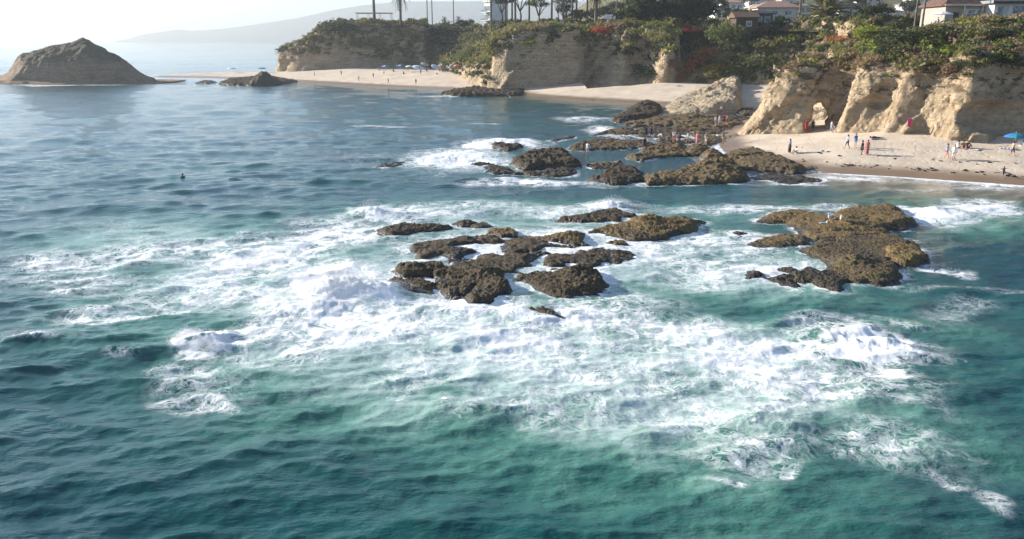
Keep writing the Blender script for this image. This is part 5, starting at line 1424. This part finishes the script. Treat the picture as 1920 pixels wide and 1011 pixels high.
def umbrella(label, u, v, cols, width=2.3, h=2.1, lean=(0, 0), pos=None, name='beach_umbrella'):
    if pos is None:
        p, _ = hit(u, v)
        if p is None: return
    else: p = Vector(pos)
    t = thing(name, label, 'umbrella', p - Vector((0, 0, .05)))
    t.rotation_euler = (lean[0], lean[1], .3)
    m = MB(); m.tube([(0, 0, 0), (0, 0, h + .12)], .025, 7); m.build('pole', WHITE, t)
    K = 8; r = width / 2
    for i in range(K):
        a0, a1 = 2 * math.pi * i / K, 2 * math.pi * (i + 1) / K
        m = MB()
        prev = None
        for f, dz in ((.03, 0), (.45, -.10), (.8, -.30), (1.0, -.52)):
            row = [(r * f * math.cos(a0), r * f * math.sin(a0), h + dz), (r * f * .97 * math.cos((a0 + a1) / 2), r * f * .97 * math.sin((a0 + a1) / 2), h + dz - .02), (r * f * math.cos(a1), r * f * math.sin(a1), h + dz)]
            if prev:
                m.poly([prev[0], row[0], row[1], prev[1]]); m.poly([prev[1], row[1], row[2], prev[2]])
            prev = row
        m.build('panel', cols[i % len(cols)], t, True)
BR = {n: plain('canopy_' + n, c, .7, .04) for n, c in dict(red=(.65, .05, .04), orange=(.75, .22, .03), yellow=(.70, .52, .05), green=(.04, .20, .12), blue=(.04, .14, .45), purple=(.20, .06, .30), teal=(.03, .22, .32), white=(.78, .78, .78), tan=(.52, .38, .30), pale=(.45, .55, .68)).items()}
umbrella('rainbow striped beach umbrella at the right edge of the sand', 1901, 276, [BR[c] for c in ('red', 'purple', 'blue', 'blue', 'teal', 'teal', 'green', 'orange')], 2.5, 1.75)
umbrella('blue beach umbrella leftmost under the far headland', 751, 135, [BR['blue'], BR['pale']], 3.4, 2.6)
umbrella('pale blue tilted umbrella on the far beach', 783, 136, [BR['pale'], BR['white']], 4.2, 2.4, (.35, .1))
umbrella('tan umbrella behind the pale blue one', 794, 132, [BR['tan']], 3.4, 2.9, (.3, .2))
umbrella('white umbrella tilted on the far beach', 813, 135, [BR['white'], BR['pale']], 3.4, 2.6, (.5, .3))
umbrella('tan umbrella right of the tilted white one', 827, 134, [BR['tan']], 3.0, 2.4)
umbrella('small blue umbrella rightmost of the far beach row', 843, 136, [BR['blue'], BR['white']], 2.8, 2.1)
umbrella('white umbrella between the leftmost blue one and the tilted pale one', 768, 134, [BR['white']], 3.2, 2.2)
umbrella('rose umbrella at the right end of the far beach row', 858, 134, [BR['tan'], BR['red']], 3.0, 2.3)
umbrella('blue and white umbrella left of the far beach row', 722, 134, [BR['blue'], BR['white']], 3.0, 2.2)
umbrella('teal umbrella beside the tip of the far headland', 0, 0, [BR['teal']], 3.6, 2.0, pos=(-101.5, 330.0, ground(-101.5, 330.0, 8.0)))
umbrella('white umbrella far out on the sand spit', 0, 0, [BR['white']], 3.6, 2.0, pos=(-113.5, 329.0, ground(-113.5, 329.0, 8.0)))
umbrella('white terrace umbrella in front of the cream beach house', 0, 0, [BR['white']], 3.8, 3.2, pos=(ux(1765, 146), 146, ground(ux(1765, 146), 146)), name='terrace_umbrella')

# towel hung on the rock, mat, chair
def towel():
    p, _ = hit(1703, 236)
    if p is None: return
    m = MB(); n = 6
    for i in range(n):
        for j in range(n):
            def q(a, c):
                return (-.24 + .48 * a / n, -.25 + .06 * math.sin(a * 1.9) - .04 * c / n, -.1 + 1.05 * (1 - c / n))
            m.poly([q(i, j + 1), q(i + 1, j + 1), q(i + 1, j), q(i, j)])
    o = m.build('beach_towel', plain('towel_pink', (.75, .08, .22), .9), None, True)
    o.modifiers.new('thick', 'SOLIDIFY').thickness = .02
    o.location = p; tag(o, 'bright pink towel hung against the foot of the cliff', 'towel')
towel()
def chair():
    p, _ = hit(1915, 277)
    if p is None: return
    t = thing('beach_chair', 'low white folding chair under the rainbow umbrella', 'chair', p)
    m = MB(); m.box((0, 0, .28), (.55, .5, .05)); m.build('seat', CL['white'], t)
    m = MB(); m.poly([(-.27, .25, .3), (.27, .25, .3), (.27, .5, .85), (-.27, .5, .85)]); m.poly([(-.27, .28, .3), (-.27, .53, .85), (.27, .53, .85), (.27, .28, .3)]); m.build('backrest', CL['white'], t)
    for sx in (-.26, .26):
        for a, c in ((-.25, .22), (.28, -.22)):
            m = MB(); m.tube([(sx, a, .6 if a > 0 else .3), (sx, c, 0)], .016, 5); m.build('leg', WHITE, t)
chair()

# towels and bags on the sand, seaweed along the tide line
def mat_towel(label, u, v, col, rz):
    p, _ = hit(u, v)
    if p is None: return
    m = MB(); n = 5
    for i in range(n):
        m.poly([(-.45, -.9 + 1.8 * i / n, .03 + .02 * math.sin(i * 2.1)), (.45, -.9 + 1.8 * i / n, .03 + .02 * math.sin(i * 2.1 + 1)), (.45, -.9 + 1.8 * (i + 1) / n, .03 + .02 * math.sin(i * 2.1 + 3.1)), (-.45, -.9 + 1.8 * (i + 1) / n, .03 + .02 * math.sin(i * 2.1 + 2.1))])
    o = m.build('beach_towel', CL[col], None, True); o.location = p; o.rotation_euler = (0, 0, rz)
    o.modifiers.new('thick', 'SOLIDIFY').thickness = .02
    tag(o, label, 'towel')
mat_towel('grey towel spread under the person lying at the cliff foot', 1646, 261, 'grey', 1.3)
mat_towel('pale towel spread beside the group sitting below the cliff', 1822, 280, 'white', .6)
mat_towel('pale blue towel spread in the shade of the umbrella', 1890, 279, 'lightblue', 1.1)
def seaweed():
    gg = np.random.default_rng(8); C = []
    while len(C) < 90:
        x, y = 34 + gg.random() * 30, 78 + gg.random() * 22
        d = float(poly_sd(np.array([x]), np.array([y]), WATERLINE)[0])
        if (3.2 < d < 4.6) or (7.5 < d < 9 and gg.random() < .4): C.append((x, y, ground(x, y, 3.5)))
    C = np.array(C)
    stuff(link('seaweed', leaf_mesh('seaweed', C, .10 + .16 * gg.random(len(C)) ** 2, 16, .5, (.055, .035, .018), gg, .35), LEAF), 'dark strands of washed-up seaweed along the tide line', 'seaweed')
seaweed()

# gulls and the swimmer
GULLW, GULLG, GULLY = plain('gull_white', (.80, .80, .78), .8), plain('gull_grey', (.33, .35, .38), .8), plain('gull_yellow', (.60, .35, .04), .6)
def gull(label, u, v, face, s=1.35):
    p, _ = hit(u, v)
    if p is None: return
    t = thing('gull', label, 'gull', p - Vector((0, 0, .01)), face); t.scale = (s,) * 3
    lo = np.array([-.2, -.4, .0]); res = .018
    ax = [np.arange(lo[0], .2, res), np.arange(lo[1], .42, res), np.arange(0, .52, res)]
    X, Y, Z = np.meshgrid(*ax, indexing='ij')
    def el(c, r): return (np.sqrt(((X - c[0]) / r[0]) ** 2 + ((Y - c[1]) / r[1]) ** 2 + ((Z - c[2]) / r[2]) ** 2) - 1) * min(r)
    F = np.minimum(el((0, .0, .22), (.085, .20, .085)), el((0, -.16, .32), (.045, .055, .11)))
    F = np.minimum(F, el((0, -.19, .41), (.045, .06, .045))); F = np.minimum(F, el((0, .22, .24), (.05, .14, .025)))
    V, Q = surface_net(F.astype(np.float32), lo, res)
    link('body', mesh_np('body', V, Q), GULLW, t)
    for sx in (-1, 1):
        F = (np.sqrt(((X - sx * .085) / .028) ** 2 + ((Y - .08) / .23) ** 2 + ((Z - .25 + .1 * (Y - .05)) / .07) ** 2) - 1) * .028
        V, Q = surface_net(F.astype(np.float32), lo, res); link('wing', mesh_np('wing', V, Q), GULLG, t)
        m = MB(); m.tube([(sx * .04, 0, .16), (sx * .04, .01, 0)], .008, 5); m.box((sx * .04, -.03, .006), (.05, .07, .01)); m.build('leg', GULLY, t)
    m = MB(); m.tube([(0, -.24, .41), (0, -.30, .405), (0, -.315, .385)], [.016, .012, .003], 6); m.build('beak', GULLY, t)
gull('white gull standing leftmost on the tan rock', 1556, 414, -.9)
gull('white gull with head raised, right of the other on the tan rock', 1577, 416, -.5)
gull('gull hunched lowest on the tan rock', 1545, 425, 1.2, 1.1)
def swimmer():
    x, y = gp(343, 335)
    person('dark-haired swimmer showing head and shoulders in the open water', 0, 0, 'stand', 'black', 'black', 1, 'dark', 1.0, 1.1, pos=(x, y, -1.32))
swimmer()

# ================================================================== SPRAY
def spray(label, u, v, w, d, h, n, seed, size=.03):
    gg = np.random.default_rng(seed)
    x0, y0 = gp(u, v)
    q = gg.normal(size=(n, 2)) * .42
    env = np.exp(-(q ** 2).sum(1) * 2.6)
    z = h * env * gg.random(n) ** 1.4 + .1
    wob = .6 + .8 * vnoise(q[:, 0] * 4 + seed, q[:, 1] * 4)
    P = np.stack([x0 + q[:, 0] * w, y0 + q[:, 1] * d, z * wob], 1)
    s = size * (.4 + 1.1 * gg.random((n, 1)) ** 2)
    T = np.array([(1, 1, 1), (-1, -1, 1), (-1, 1, -1), (1, -1, -1)], float) * .8
    V = (P[:, None, :] + T[None] * s[:, None, :]).reshape(-1, 3)
    base = (np.arange(n) * 4)[:, None, None]
    Q = (base + np.array([(0, 1, 2), (0, 3, 1), (0, 2, 3), (1, 3, 2)])[None]).reshape(-1, 3)
    return V, Q
SPRAYM = plain('spray_white', (.86, .87, .88), .6, .02)
def add_spray(label, parts):
    Vs, Qs, n = [], [], 0
    for a in parts:
        V, Q = spray('', *a); Vs.append(V); Qs.append(Q + n); n += len(V)
    stuff(link('spray', mesh_np('spray', np.concatenate(Vs), np.concatenate(Qs), smooth=True), SPRAYM), label, 'spray')
add_spray('burst of white spray where the wave hits the middle reef', [(640, 548, 3.0, 1.3, 2.0, 24000, 1, .011), (705, 548, 3.0, 1.2, 1.3, 7000, 2, .011), (590, 562, 4.0, 1.8, .9, 7000, 3, .011)])
add_spray('plume of spray over the wave breaking behind the reef', [(697, 404, 2.6, 0.9, 1.1, 14000, 4, .009), (740, 408, 4.0, 0.9, .5, 6000, 5, .009)])
add_spray('spray over the wave breaking on the long dark rock', [(1150, 389, 2.6, 0.9, .9, 10000, 7, .009), (1190, 390, 3, .9, .45, 4000, 8, .009)])
add_spray('spray along the lip of the breaker at the left', [(355, 640, 1.3, 1.1, .6, 7000, 9, .009), (390, 650, 1.4, 1.0, .5, 5000, 10, .009)])

# ================================================================== HAZE
def haze():
    mb = MB()
    mb.box((0, 500, 188.0), (33000, 33000, 384.0))
    o = mb.build('haze', None)
    m, n, l = new_mat('haze_air')
    out = n.new('ShaderNodeOutputMaterial')
    v = n.new('ShaderNodeVolumePrincipled')
    v.inputs['Color'].default_value = (0.54, 0.58, 0.61, 1)
    v.inputs['Density'].default_value = 0.00025
    v.inputs['Anisotropy'].default_value = 0.35
    l.new(v.outputs[0], out.inputs['Volume'])
    o.data.materials.append(m)
    stuff(o, 'thin pale sea haze over the whole coast')
haze()
